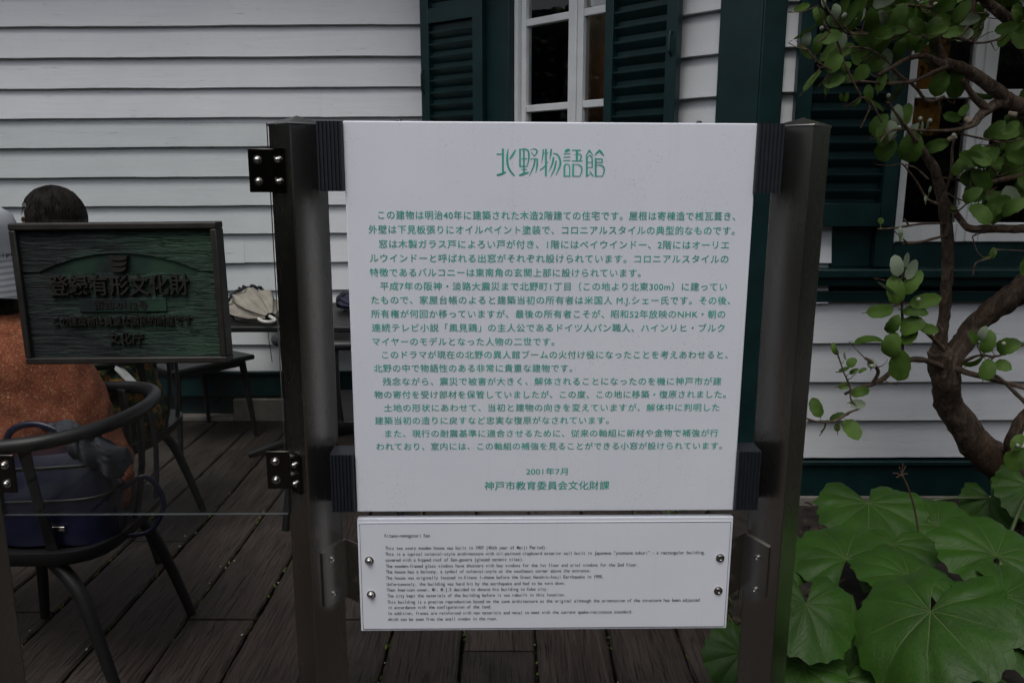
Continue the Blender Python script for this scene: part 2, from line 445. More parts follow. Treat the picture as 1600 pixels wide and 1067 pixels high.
xf = lambda px, py=200, c=0: FF.ab(px, py, c)[0]
zf = lambda py, px=1400, c=0: FF.ab(px, py, c)[1]
WT = 2.75
ow = (uo(806), uo(978), 1.13, WT)            # window opening in the slanted side
fwin = (xf(1405), xf(1405) + .82, 1.15, WT)  # window opening in the bay front
zm0 = P(300, 576, YM).z
siding(FM, -6, FO.O.x + .045, zm0, 3.2, slope=.006, seed=1).build("clapboard_wall", M['siding'], house, smooth=30)
hole_o = [(uo(748) - .004, ow[1] + .09, ow[2] - .1, WT + .1)]
siding(FO, .075, OL - .06, ZB, 3.2, hole_o, seed=2).build("clapboard_wall", M['siding'], house, smooth=30)
hole_f = [(fwin[0] - .36, fwin[1] + .09, fwin[2] - .17, WT + .1)]
hole_f = [(xf(1297, 370), fwin[1] + .09, .97, WT + .1)]
siding(FF, CX + .06, 2.9, ZB, 3.2, hole_f, slope=.004, seed=3).build("clapboard_wall", M['siding'], house, smooth=30)
b = MB()
sheath(b, FM, -6, FO.O.x - .06, 0, 3.2, [])
sheath(b, FO, .05, OL - .05, 0, 3.2, [ow]); sheath(b, FF, CX + .05, 2.9, 0, 3.2, [fwin])
FR = Fr((2.9, YF, 0), (1, 1, 0), (0, 0, 1)); sheath(b, FR, .05, OL, 0, 3.2, [])
b.build("wall_core", M['green'], house)
# foundation
b = MB()
b.rect(-6, FO.O.x, -.1, zm0 - .17, -.10, -.03, FM)
b.rect(0, OL - .02, -.1, .11, -.10, .012, FO); b.rect(CX, 2.9, -.1, .125, -.10, .035, FF)
b.rect(-1.62, FO.O.x, .0, .135, -.03, .045, FM); b.rect(-6, -1.62, .0, .03, -.03, .045, FM); b.rect(-6, -2.3, .03, .135, -.03, .045, FM)
b.build("foundation", M['concrete'], house, bevel=.006)
b = MB()
# base trim: drip cap and skirt board
for fr, a0, a1, zt in ((FM, -6, FO.O.x + .02, zm0), (FO, 0, OL, ZB), (FF, CX - .02, 2.9, ZB)):
    b.rect(a0, a1, zt - .16, zt - .025, -.019, .028, fr); b.rect(a0, a1, zt - .0235, zt - .004, -.019, .047, fr)
b.build("base_trim", M['green'], house, bevel=.004)
# corner board of the bay (two faces)
b = MB()
u1 = uo(1122, 100, .044)
b.rect(u1, OL + .018, ZB + .002, 3.2, -.02, .048, FO)
b.rect(CX - .018, xf(1225, 100, .046), ZB + .003, 3.2, -.02, .050, FF)
b.build("corner_board", M['green'], house, bevel=.004)
EM, EB = .62, 2.05
# eave of the roof above (out of the picture; shades the wall)
b = MB(); b.poly([(-6.5, -2.5), (5.2, -2.5), (5.2, EM), (4.4, EM), (3.2, EB), (.55, EB), (-.9, EM), (-6.5, EM)], -3.32, -3.2, Fr((0, YM, 0), (1, 0, 0), (0, -1, 0)))
b.build("eave", M['white'], house)
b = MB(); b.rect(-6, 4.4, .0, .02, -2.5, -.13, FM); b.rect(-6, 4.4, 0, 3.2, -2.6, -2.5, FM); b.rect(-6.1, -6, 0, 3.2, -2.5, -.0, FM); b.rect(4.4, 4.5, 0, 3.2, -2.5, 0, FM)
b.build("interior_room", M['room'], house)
# --- windows
def window(fr, op, bars, name="window", meet=None, green=.07, gl=.07):
    """casing, two casements with glazing bars, panes, sill"""
    a0, a1, z0, z1 = op
    cs = MB()
    cs.rect(a0 - gl, a0 - .001, z0 - .09, z1 + .08, -.02, .047, fr); cs.rect(a1 + .001, a1 + green, z0 - .09, z1 + .08, -.02, .047, fr)
    cs.rect(a0, a1, z1 + .001, z1 + .08, -.02, .047, fr)
    w = cs.build("window", M['green'], house, bevel=.003)
    f = MB(); mid = meet if meet else (a0 + a1) / 2; j = .022
    f.rect(a0, a0 + j, z0, z1, -.10, .012, fr); f.rect(a1 - j, a1, z0, z1, -.10, .012, fr); f.rect(a0 + j, a1 - j, z1 - j, z1, -.10, .012, fr)
    st = .042
    for (c0, c1) in ((a0 + j + .002, mid - .0015), (mid + .0015, a1 - j - .002)):
        sl = .030 if c0 < mid - .1 else st; sr = st if c0 < mid - .1 else .030
        f.rect(c0, c0 + sl, z0 + .002, z1 - j - .002, -.055, -.012, fr); f.rect(c1 - sr, c1, z0 + .002, z1 - j - .002, -.055, -.012, fr)
        f.rect(c0 + sl, c1 - sr, z0 + .002, z0 + .075, -.054, -.013, fr)
        for z in bars: f.rect(c0 + sl, c1 - sr, z - .016, z + .016, -.052, -.015, fr)
    # rounded meeting bead
    f.rect(mid - .012, mid + .012, z0 + .004, z1 - j - .004, -.012, -.004, fr)
    f.build("frame", M['white'], w, bevel=.003)
    g = MB(); g.rect(a0 + j + .02, mid - .02, z0 + .03, z1 - j - .01, -.036, -.032, fr); g.rect(mid + .02, a1 - j - .02, z0 + .03, z1 - j - .01, -.036, -.032, fr)
    g.build("pane", M['pane'], w)
    s_ = MB(); s_.rect(a0 - .34, a1 + .34, z0 - .125, z0 - .094, -.018, .085, fr); s_.rect(a0 - .32, a1 + .32, z0 - .16, z0 - .1255, -.0181, .060, fr)
    s_.build("sill", M['green'], w, bevel=.004)
    return w
zb_hi = P(849, 33, 3.9).z; zb_lo = P(849, 169, 3.9).z
window(FO, ow, [zb_lo - (zb_hi - zb_lo), zb_lo, zb_hi, 2 * zb_hi - zb_lo], meet=uo(896), gl=ow[0] - uo(748))
zq = zf(146)
w2 = window(FF, fwin, [zq, zq + (zb_hi - zb_lo), zq + 2 * (zb_hi - zb_lo)], meet=xf(1533))
# panel under the right window, behind the shutter foot
b = MB(); b.rect(xf(1297, 370), fwin[1] + .085, .972, fwin[2] - .162, -.018, .014, FF); b.rect(xf(1297, 370), fwin[0] - .072, fwin[2] - .092, WT + .08, -.018, .018, FF)
b.rect(xf(1240, 440), fwin[1] + .3, .925, .968, -.017, .037, FF)  # dark strip standing in for the shadow band under the sill
b.build("panel", M['green'], w2, bevel=.003)
b = MB(); vs = []; ua, ub = uo(908, 100, -.17), uo(1010, 100, -.17)
for j in range(9):
    for i in range(41):
        t_ = i / 40; vs.append(FO.pt(ua + (ub - ua) * t_, 1.16 + (WT - 1.17) * j / 8, -.17 + .016 * math.sin(t_ * 38) + .006 * math.sin(t_ * 15 + j * .3)))
b.add(vs, [(j * 41 + i, j * 41 + i + 1, (j + 1) * 41 + i + 1, (j + 1) * 41 + i) for j in range(8) for i in range(40)])
o = b.build("added_curtain", plain("warm_interior_brown", (.30, .125, .045), .85, var=.2, scale=6), house, smooth=70); md = o.modifiers.new("solid", 'SOLIDIFY'); md.thickness = .002  # invented curtain, gives the pane its warm brown interior tone
# --- shutters
def shutter(fr, a0, a1, z0, z1, c0, rails, latch_a, pitch=.058, st=.055, sr=.055, botr=.11, lz=(1.9, 2.0)):
    b = MB(); th = .034
    b.rect(a0, a0 + st, z0, z1, c0, c0 + th, fr); b.rect(a1 - sr, a1, z0, z1, c0, c0 + th, fr)
    b.rect(a0 + st, a1 - sr, z0, z0 + botr, c0 + .002, c0 + th - .002, fr); b.rect(a0 + st, a1 - sr, z1 - .08, z1, c0 + .002, c0 + th - .002, fr)
    for r_ in rails: b.rect(a0 + st, a1 - sr, r_ - .035, r_ + .035, c0 + .002, c0 + th - .002, fr)
    b.rect(a0 + st + .001, a1 - sr - .001, z0 + botr, z1 - .08, c0, c0 + .005, fr)  # solid backing added to keep the gaps between slats dark
    z = z0 + botr + .045
    while z < z1 - .1:
        if all(abs(z - r_) > .052 for r_ in rails):
            pts = []
            for (dn, dz) in ((th - .005, .0), (th - .005, .008), (.006, -.022), (.006, -.030)):
                pts.append((c0 + dn, z + dz))
            vs = [fr.pt(a, zz, cc) for a in (a0 + st - .004, a1 - sr + .004) for cc, zz in pts]
            b.add(vs, [(0, 1, 5, 4), (1, 2, 6, 5), (2, 3, 7, 6), (3, 0, 4, 7), (3, 2, 1, 0), (4, 5, 6, 7)])
        z += pitch
    o = b.build("shutter", M['green'], house, bevel=.0015, seg=1)
    l = MB(); zc = (lz[0] + lz[1]) / 2; hh = (lz[1] - lz[0]) / 2
    l.tube([fr.pt(latch_a, zc + hh, c0 + th - .002), fr.pt(latch_a, zc + hh, c0 + th + .012), fr.pt(latch_a, zc + hh * .6, c0 + th + .018), fr.pt(latch_a, zc - hh * .6, c0 + th + .016), fr.pt(latch_a, zc - hh, c0 + th - .002)], [.0035, .004, .005, .006, .004], 8)
    l.build("latch", M['green'], o, smooth=40)
    return o
aR0, aR1 = uo(946, 100, .10), uo(1058, 100, .10)
shutter(FO, aR0, aR1, 1.02, WT, .075, [2.28], aR1 - .022, lz=(P(1046, 98, 3.4).z, P(1046, 62, 3.4).z), st=.042, sr=.05)
hingeL = FO.pt(uo(760, 100, .05), 0, .05)
def px_of(p):
    return 800 + FPX * p.x / (p.y * CP - (p.z - EYE) * SP)
ang_l = 20
while px_of(hingeL + Vector((-math.cos(R(ang_l)), math.sin(R(ang_l)), 0)) * .40 + Vector((0, 0, 2.0))) < 664 and ang_l < 44.5: ang_l += .5
FL = Fr(hingeL - Vector((math.cos(R(ang_l)), -math.sin(R(ang_l)), 0)) * .40, (math.cos(R(ang_l)), -math.sin(R(ang_l)), 0), (0, 0, 1))
zl = P(706, 27, 4.25).z
shutter(FL, 0, .40, 1.02, WT, .0, [zl], .02, lz=(P(667, 150, 4.3).z, P(667, 112, 4.3).z), st=.055, sr=.06)
aS0, aS1 = xf(1243, 150, .06), xf(1408, 200, .06)
shutter(FF, aS0, aS1, zf(354, 1300, .06), WT, .036, [2.3], aS1 - .025, st=.058, sr=.052, botr=.085)

# orange banner inside the right window
bn = empty("banner", P(1450, 215, 3.16), "orange paper banner with dark marks hanging inside the right window", "banner")
FBN = Fr((0, 3.165, 0), (1, 0, 0), (0, 0, 1))
def m_banner():
    n = N("banner_paper"); v = n.coord((1, 1, 1)); 
    k = n.ramp(n.noise(n.coord((55, 1, 42)), 1.0, 2, .5), [(.52, 0), (.55, 1)])
    sx = n.node("ShaderNodeSeparateXYZ"); n.link(v, sx.inputs[0])
    row = n.ramp(n.math('FRACT', n.math('MULTIPLY', sx.outputs[2], 9)), [(.45, 1), (.55, 0)])
    c = n.mix(n.math('MULTIPLY', n.math('MULTIPLY', k, row), .85), (.88, .42, .07), (.10, .02, .01))
    return n.set(c, .7)
b = MB(); a0 = FBN.ab(1424, 150)[0]; a1 = FBN.ab(1474, 150)[0]; zt_, zb_ = FBN.ab(1450, 40)[1], FBN.ab(1450, 212)[1]
vs = []; 
for j in range(13):
    for i in range(7):
        a = a0 + (a1 - a0) * i / 6; z = zb_ + (zt_ - zb_) * j / 12
        vs.append(FBN.pt(a, z, .012 * math.sin(i * .9 + j * .25)))
b.add(vs, [(j * 7 + i, j * 7 + i + 1, (j + 1) * 7 + i + 1, (j + 1) * 7 + i) for j in range(12) for i in range(6)])
o = b.build("cloth", m_banner(), bn, smooth=60); md = o.modifiers.new("solid", 'SOLIDIFY'); md.thickness = .002
b = MB(); b.tube([FBN.pt(a0 - .03, zt_ + .004, 0), FBN.pt(a1 + .03, zt_ + .004, 0)], .008, 10); b.build("rod", M['dry'], bn, smooth=40)

# ================================================================== SIGN, POSTS, GLASS
YS = 1.40
ROLL = R(-.28)
FB = Fr(P(857, 494, YS), (math.cos(ROLL), .022, math.sin(ROLL)), (-math.sin(ROLL), 0, math.cos(ROLL)))
FB = Fr(FB.O, FB.u, (FB.v - FB.u * FB.v.dot(FB.u)))
def uvrect(x0, y0, x1, y1, c=0):
    p = [FB.ab(x0[0], y0[0], c), FB.ab(x1[0], y0[1], c), FB.ab(x0[1], y1[0], c), FB.ab(x1[1], y1[1], c)]
    return (p[0][0] + p[2][0]) / 2, (p[1][0] + p[3][0]) / 2, (p[2][1] + p[3][1]) / 2, (p[0][1] + p[1][1]) / 2
A0, A1, B0, B1 = uvrect((535, 558), (189, 193), (1183, 1148), (800, 797))
board = empty("information_board", FB.pt((A0 + A1) / 2, B0, 0), "large white information board with green Japanese text between two steel posts", "sign board")
b = MB(); b.rect(A0, A1, B0, B1, -.022, 0, FB); b.build("panel", M['board'], board, bevel=.0022, seg=3)

FONT_CACHE = {}
def glyphs(txt, space=1.0, offset=0.0, res=3, extrude=0):
    cu = bpy.data.curves.new("t", 'FONT'); cu.body = txt; cu.size = 1; cu.space_character = space; cu.offset = offset; cu.resolution_u = res; cu.extrude = extrude
    cu.fill_mode = 'FRONT' if not extrude else 'BOTH'
    ob = bpy.data.objects.new("t", cu); me = bpy.data.meshes.new_from_object(ob)
    vs = [v.co.copy() for v in me.vertices]; fs = [list(p.vertices) for p in me.polygons]
    bpy.data.meshes.remove(me); bpy.data.objects.remove(ob); bpy.data.curves.remove(cu)
    return vs, fs
def line(b, txt, fr, a0, a1, bc, em, c, space=1.08, offset=0, extrude=0, res=4):
    """text with its ink fitted to a0..a1, middle of the em box at height bc"""
    vs, fs = glyphs(txt, space, offset, res, extrude / em if extrude else 0)
    if not vs: return
    x0 = min(v.x for v in vs); x1 = max(v.x for v in vs); sx = (a1 - a0) / (x1 - x0)
    for dx, dc in (((-.009, 0), (.009, .00003)) if not extrude else ((0, 0),)):
        b.add([fr.pt(a0 + (v.x - x0) * sx + dx * em, bc + (v.y - .37) * em, c + dc + v.z * em) for v in vs], fs)
JP = [("この建物は明治40年に建築された木造2階建ての住宅です。屋根は寄棟造で桟瓦葺き、", 591, 1149, 337),
("外壁は下見板張りにオイルペイント塗装で、コロニアルスタイルの典型的なものです。", 576, 1148, 359.5),
("窓は木製ガラス戸によろい戸が付き、1階にはベイウインドー、2階にはオーリエ", 592, 1139, 382),
("ルウインドーと呼ばれる出窓がそれぞれ設けられています。コロニアルスタイルの", 578, 1138, 404),
("特徴であるバルコニーは東南角の玄関上部に設けられています。", 578, 1001, 426),
("平成7年の阪神・淡路大震災まで北野町1丁目（この地より北東300m）に建ってい", 594, 1136, 447.5),
("たもので、家屋台帳のよると建築当初の所有者は米国人 M.J.シェー氏です。その後、", 580, 1141, 469),
("所有権が何回か移っていますが、最後の所有者こそが、昭和52年放映のNHK・朝の", 580, 1133, 490.5),
("連続テレビ小説「風見鶏」の主人公であるドイツ人パン職人、ハインリヒ・ブルク", 581, 1132, 512),
("マイヤーのモデルとなった人物の二世です。", 582, 866, 533.5),
("このドラマが現在の北野の異人館ブームの火付け役になったことを考えあわせると、", 597, 1137, 554),
("北野の中で物語性のある非常に貴重な建物です。", 584, 894, 575),
("残念ながら、震災で被害が大きく、解体されることになったのを機に神戸市が建", 598, 1127, 595.5),
("物の寄付を受け部材を保管していましたが、この度、この地に移築・復原されました。", 585, 1134, 616),
("土地の形状にあわせて、当初と建物の向きを変えていますが、解体中に判明した", 600, 1124, 636.5),
("建築当初の造りに戻すなど忠実な復原がなされています。", 586, 951, 656.5),
("また、現行の耐震基準に適合させるために、従来の軸組に新材や金物で補強が行", 602, 1122, 676.5),
("われており、室内には、この軸組の補強を見ることができる小窓が設けられています。", 588, 1128, 696.5)]
PX = (A1 - A0) / 625.0                         # metres per photo pixel on the board
b = MB(); CI = .0006
for t_, x0, x1, y in JP:
    l, r_ = FB.ab(x0, y)[0], FB.ab(x1, y)[0]; bc = (FB.ab(x0, y)[1] + FB.ab(x1, y)[1]) / 2
    line(b, t_, FB, l, r_, bc, 14.0 * PX * (1 - .00012 * (y - 494)), CI)
b.build("body_lettering", M['ink'], board)
b = MB()
for t_, x0, x1, y, em in (("2001年7月", 822, 887, 736, 13.4), ("神戸市教育委員会文化財課", 757, 952, 758, 16.2)):
    l, r_ = FB.ab(x0, y)[0], FB.ab(x1, y)[0]; bc = (FB.ab(x0, y)[1] + FB.ab(x1, y)[1]) / 2
    line(b, t_, FB, l, r_, bc, em * PX, CI, 1.02)
b.build("signature_lettering", M['ink'], board)
# title drawn stroke by stroke
ST = [
 [(92,177,12),(165,177,12)], [(175,105,26),(175,420,24)], [(92,452,18),(150,440,26),(215,410,12)], [(245,105,8),(232,200,24),(236,300,28),(262,380,24),(325,462,16)], [(342,120,14),(300,190,26),(262,245,10)],
 [(400,108,22),(400,345,22)], [(450,108,20),(452,425,22)], [(396,340,10),(492,334,9)], [(420,240,10),(490,238,12)], [(404,118,8),(465,108,12),(508,140,20),(516,220,20),(494,338,8)], [(415,378,9),(490,378,9)], [(386,458,16),(440,438,26),(515,414,12)],
 [(532,125,6),(585,108,10),(622,128,18),(618,160,16),(590,200,10)], [(545,152,6),(592,206,14)], [(530,240,9),(635,240,10)], [(600,245,18),(572,350,18),(518,468,4)], [(626,236,14),(624,330,20),(606,422,5)],
 [(706,112,14),(700,200,16),(682,300,4)], [(740,110,24),(740,466,24)], [(700,165,9),(772,165,9)], [(664,382,14),(708,352,14),(772,275,4)], [(812,108,18),(804,170,22),(792,248,5)], [(828,165,5),(890,182,18),(926,250,24),(924,330,24),(870,452,5)], [(842,215,22),(822,310,20),(778,402,4)], [(876,262,18),(852,370,20),(800,478,4)],
 [(990,142,20),(1020,128,34),(1056,116,16)], [(975,172,10),(1062,172,10)], [(970,215,10),(1062,215,10)], [(968,260,10),(1062,260,10)], [(985,468,22),(985,335,22),(1012,308,10),(1050,335,14),(1050,468,16)], [(972,466,12),(1060,466,12)],
 [(1084,125,11),(1200,125,11)], [(1150,125,30),(1146,264,24)], [(1108,186,5),(1170,174,8),(1206,200,20),(1186,264,12)], [(1080,265,10),(1224,265,10)], [(1098,305,24),(1098,468,24)], [(1098,312,8),(1165,314,12),(1206,345,20),(1212,400,18),(1186,466,8)], [(1090,466,10),(1192,466,10)],
 [(1266,204,12),(1312,122,16)], [(1310,122,20),(1362,198,5)], [(1284,222,8),(1312,196,12),(1346,226,18),(1350,352,18)], [(1278,212,24),(1278,468,24)], [(1290,285,9),(1346,285,9)], [(1290,352,9),(1354,352,9)], [(1264,466,14),(1300,452,12),(1316,434,6)], [(1318,395,6),(1336,430,16),(1364,468,12)],
 [(1378,202,4),(1410,160,18),(1445,128,20)], [(1440,116,10),(1465,150,28),(1508,200,4)], [(1395,230,24),(1395,468,24)], [(1395,240,11),(1482,240,11)], [(1480,238,16),(1480,288,16)], [(1395,286,10),(1486,286,10)], [(1395,322,8),(1462,322,12),(1500,352,20),(1506,400,18),(1482,466,8)], [(1390,466,10),(1488,466,10)]]
b = MB()
for si, s_ in enumerate(ST):
    pts = spline([list(map(float, q)) for q in s_], 6) if len(s_) > 2 else s_
    q = []
    for (zx, zy, w_) in pts:
        a, bb = FB.ab(765 + zx / 8.421, 220 + zy / 8.421); q.append((a, bb, w_ / 8.421 * PX * .5))
    L_, R_ = [], []
    for i, (a, bb, h) in enumerate(q):
        p0, p1 = q[max(i - 1, 0)], q[min(i + 1, len(q) - 1)]
        dx, dy = p1[0] - p0[0], p1[1] - p0[1]; d_ = math.hypot(dx, dy) or 1
        L_.append((a - dy / d_ * h, bb + dx / d_ * h)); R_.append((a + dy / d_ * h, bb - dx / d_ * h))
    cc = CI + si * .000004
    b.add([FB.pt(*p, cc) for p in L_] + [FB.pt(*p, cc) for p in R_], [(len(q) + i, len(q) + i + 1, i + 1, i) for i in range(len(q) - 1)])
b.build("title_lettering", M['ink'], board)
# small screws on the board's top edge
for px in (622, 1095):
    b = MB(); a = FB.ab(px, 189)[0]; b.lathe([(.006, 0), (.006, .002), (.003, .004)], FB.pt(a, B1, -.011), FB.v, 14); b.build("screw", M['bolt'], board, smooth=40)
# ribbed corner pads
def pad(x0, y0, x1, y1, side):
    a0, a1, z0, z1 = uvrect(x0, y0, x1, y1, .008)
    b = MB(); n_ = 7; pts = [(a0, -.045), (a1, -.045)]
    w_ = (a1 - a0) / n_; front = []
    for i in range(n_):
        s0 = a0 + i * w_
        front += [(s0 + .0008, .0055), (s0 + .0022, .0085), (s0 + w_ - .0022, .0085), (s0 + w_ - .0008, .0055)]
    prof = pts + front[::-1]
    n = len(prof)
    vs = [FB.pt(a, z0, c) for a, c in prof] + [FB.pt(a, z1, c) for a, c in prof]
    b.add(vs, [list(range(n)), list(range(n, 2 * n))[::-1]] + [(i, n + i, n + (i + 1) % n, (i + 1) % n) for i in range(n)])
    o = b.build("corner_pad", M['rubber'], board)
    return o
pad((490, 499), (189, 189), (536, 537), (299, 299), -1)
pad((514, 518), (711, 711), (552, 556), (800, 800), -1)
pad((1183, 1179), (193, 193), (1228, 1221), (302, 302), 1)
pad((1153, 1147), (706, 706), (1191, 1185), (797, 797), 1)

# English plate
a0, a1, z0, z1 = uvrect((557, 565), (811, 808), (1147, 1134), (987, 980), 0)
plate = empty("english_plate", FB.pt((a0 + a1) / 2, z0, 0), "small white plate with black English text below the large board", "sign plate")
b = MB(); b.rect(a0, a1, z0, z1, -.016, -.0012, FB); b.rect(a0 + .0035, a1 - .0035, z0 + .0035, z1 - .007, -.0012, 0, FB)
b.build("panel", M['board2'], plate, bevel=.0008)
e1, e2, e3, e4 = a0 + .0042, a1 - .0042, z0 + .0042, z1 - .0085; b = MB(); w_ = .0006
for q in ((e1, e2, e3, e3 + w_), (e1, e2, e4 - w_, e4), (e1, e1 + w_, e3 + w_, e4 - w_), (e2 - w_, e2, e3 + w_, e4 - w_)): b.rect(*q, -.0005, .0004, FB)
b.build("border", M['rubber'], plate)
EN = [("Kitano-monogatari Kan", 601, 672, 836), ("This two story wooden house was built in 1907 (40th year of Meiji Period).", 602, 855, 855),
("This is a typical colonial-style architecture with oil-painted clapboard exterior wall built in Japanese \"yosemune zukuri\" - a rectangular building,", 602, 1103, 863.5),
("covered with a hipped roof of San-gawara (glazed ceramic tiles).", 602, 819, 873.5),
("The wooden-framed glass windows have shutters with bay windows for the 1st floor and oriel windows for the 2nd floor.", 603, 998, 882.5),
("The house has a balcony, a symbol of colonial-style at the southeast corner above the entrance.", 603, 924, 891.5),
("The house was originally located in Kitano 1-chome before the Great Hanshin-Awaji Earthquake in 1995.", 603, 944, 901),
("Unfortunately, the building was hard hit by the earthquake and had to be torn down.", 604, 884, 911),
("Then American owner, Mr. M.J.S decided to donate his building to Kobe city.", 604, 857, 920),
("The city kept the materials of the building before it was rebuilt in this location.", 605, 884, 929),
("This building is a precise reproduction based on the same architecture as the original although the orientation of the structure has been adjusted", 605, 1093, 938),
("in accordance with the configuration of the land.", 606, 769, 947.5),
("In addition, frames are reinforced with new materials and metal to meet with the current quake-resistance standard,", 606, 989, 956),
("which can be seen from the small window in the room.", 606, 778, 966)]
GC = {}
b = MB()
for t_, x0, x1, y in EN:
    l, r_ = FB.ab(x0, y)[0], FB.ab(x1, y)[0]; bc = (FB.ab(x0, y)[1] + FB.ab(x1, y)[1]) / 2
    pitch = (r_ - l) / len(t_); em = 8.7 * PX
    for i, ch in enumerate(t_):
        if ch == ' ': continue
        if ch not in GC: GC[ch] = glyphs(ch, 1, .004, 3)
        vs, fs = GC[ch]
        if not vs: continue
        cxm = (min(v.x for v in vs) + max(v.x for v in vs)) / 2; wch = max(v.x for v in vs) - min(v.x for v in vs)
        sx = min(em * .95, pitch * .92 / max(wch, .05))
        b.add([FB.pt(l + (i + .5) * pitch + (v.x - cxm) * sx, bc + (v.y - .36) * em, CI) for v in vs], fs)
b.build("lettering", M['black_ink'], plate)
def bolt(name, p, n, r, parent, dome=True, wash=True):
    b = MB(); prof = []
    if wash: prof += [(r * 1.35, 0), (r * 1.35, .0015), (r, .0016)]
    else: prof += [(r, 0)]
    if dome: prof += [(r, r * .45), (r * .92, r * .62)] + [(r * .92 * math.cos(t), r * .62 + r * .8 * math.sin(t)) for t in (.3, .6, .9, 1.2, 1.45)]
    else: prof += [(r, r * .6), (r * .8, r * .75), (r * .55, r * .75), (r * .5, r * .4)]
    b.lathe(prof, p, n, 18); return b.build(name, M['bolt'], parent, smooth=40)
for px, py in ((577, 875), (580, 928), (1125, 871), (1122, 922)):
    a, bb = FB.ab(px, py); bolt("bolt", FB.pt(a, bb, 0), FB.n, .0062, plate, px < 800)
# --- steel posts (square tubes set corner-on, pyramid caps)
HD = .0505
def post(px, py, cdepth, label, zt_py):
    c = FB.pt(*FB.ab(px, py, cdepth + HD), cdepth)          # ridge point seen at this pixel; axis behind it
    ax = Vector((c.x, c.y, 0)); up = FB.v
    ztop = P(px, zt_py, c.y - HD).z
    base = ax + Vector((up.x / up.z * (0 - c.z), 0, 0)); 
    th = math.atan2(FB.u.y, FB.u.x)
    dirs = [Vector((math.cos(th + k * math.pi / 2), math.sin(th + k * math.pi / 2), 0)) for k in range(4)]
    rt = empty("steel_post", (base.x, base.y, 0), label, "post", "steel sign posts")
    b = MB(); q = []
    for z in (0.0, ztop):
        cc = Vector((c.x + up.x / up.z * (z - c.z), c.y, z))
        q += [cc + d * HD for d in dirs]
    b.add(q, [(0, 1, 5, 4), (1, 2, 6, 5), (2, 3, 7, 6), (3, 0, 4, 7), (3, 2, 1, 0)])
    b.build("shaft", M['steel'], rt, bevel=.0022, seg=3)
    b = MB(); cc = Vector((c.x + up.x / up.z * (ztop - c.z), c.y, ztop)); q = [cc + d * (HD + .0015) for d in dirs]; q2 = [v - Vector((0, 0, .004)) for v in q]
    b.add(q2 + q + [cc + Vector((0, 0, .014))], [(0, 1, 5, 4), (1, 2, 6, 5), (2, 3, 7, 6), (3, 0, 4, 7), (4, 5, 8), (5, 6, 8), (6, 7, 8), (7, 4, 8), (3, 2, 1, 0)])
    b.build("cap", M['steel'], rt, bevel=.0008)
    return rt, c, dirs
CD = -.052
pL, cL, dL = post(470, 540, CD, "square steel post on the left side of the large white board", 191)
pR, cR, dR = post(1256, 400, CD, "square steel post on the right side of the large white board", 194)
cE = FB.pt(FB.ab(5, 788, CD)[0] - HD, FB.ab(5, 788, CD)[1], CD)
dxp = 800 + (cE.x) / ((cE.y - HD) * 1.0) * FPX
# post at the far left edge
d_ = cE - Vector((0, HD, 0)); dep = d_.y * CP - (d_.z - EYE) * SP
pxE = 800 + d_.x / dep * FPX; pyE = 533.5 - FPX * ((d_.z - EYE) * CP + d_.y * SP) / dep
pE, cEe, dE = post(pxE, pyE, CD, "square steel post at the left edge of the picture beside the glass panel", 191)
def on_face(c, d0, d1, s, z, out=0):
    """point on the face between corner directions d0 and d1 (s = 0..1), at height z"""
    n = (d0 + d1).normalized(); base = Vector((c.x + FB.v.x / FB.v.z * (z - c.z), c.y, z))
    return base + d0 * HD * (1 - s) + d1 * HD * s + n * out, n
# English plate brackets: steel tabs on the posts' inner faces
def plate_bracket(c, dA, dB, py0, py1, abolts, side):
    # dA = front ridge dir, dB = inner corner dir
    b = MB(); zt1 = P(*abolts[0], YS).z + .024; zb1 = P(*abolts[1], YS).z - .028
    pts = []
    for s_, zz in ((.30, zt1 - .012), (1.04, zt1), (1.04, zb1), (.30, zb1)):
        p, n = on_face(c, dA, dB, s_, zz, .0005); pts.append((p, n))
    edge = FB.pt(FB.ab(565 if side < 0 else 1140, 890)[0] + side * -.006, 0, -.0175)
    pi = []
    for zz in (zt1, zb1):
        q = Vector((edge.x, edge.y, zz)); pi.append(q)
    t_ = .004
    P4 = [pts[0][0], pts[1][0], pi[0], pi[1], pts[2][0], pts[3][0]]
    nn = [pts[0][1], pts[1][1], FB.n, FB.n, pts[2][1], pts[3][1]]
    vs = P4 + [p + n_ * t_ for p, n_ in zip(P4, nn)]
    fs = [(6, 7, 10, 11), (7, 8, 9, 10), (0, 5, 4, 1), (1, 4, 3, 2)]
    ring = [0, 1, 2, 3, 4, 5]
    fs += [(ring[i], ring[(i + 1) % 6], ring[(i + 1) % 6] + 6, ring[i] + 6) for i in range(6)]
    if side > 0: fs = [f[::-1] for f in fs]
    b.add(vs, fs); br = b.build("bracket", M['steel'], plate)
    for (px, py) in abolts:
        z = P(px, py, c.y - .03).z
        p, n = on_face(c, dA, dB, .60, z, .0045); bolt("bolt", p, n, .0048, br, False)
iL = [d for d in dL]; 
ridge = min(dL, key=lambda d: d.y); inL = max(dL, key=lambda d: d.x); outL = min(dL, key=lambda d: d.x)
plate_bracket(cL, ridge, inL, 853, 935, ((527, 876), (530, 930)), -1)
plate_bracket(cR, ridge, outL, 853, 935, ((1172, 873), (1169, 923)), 1)

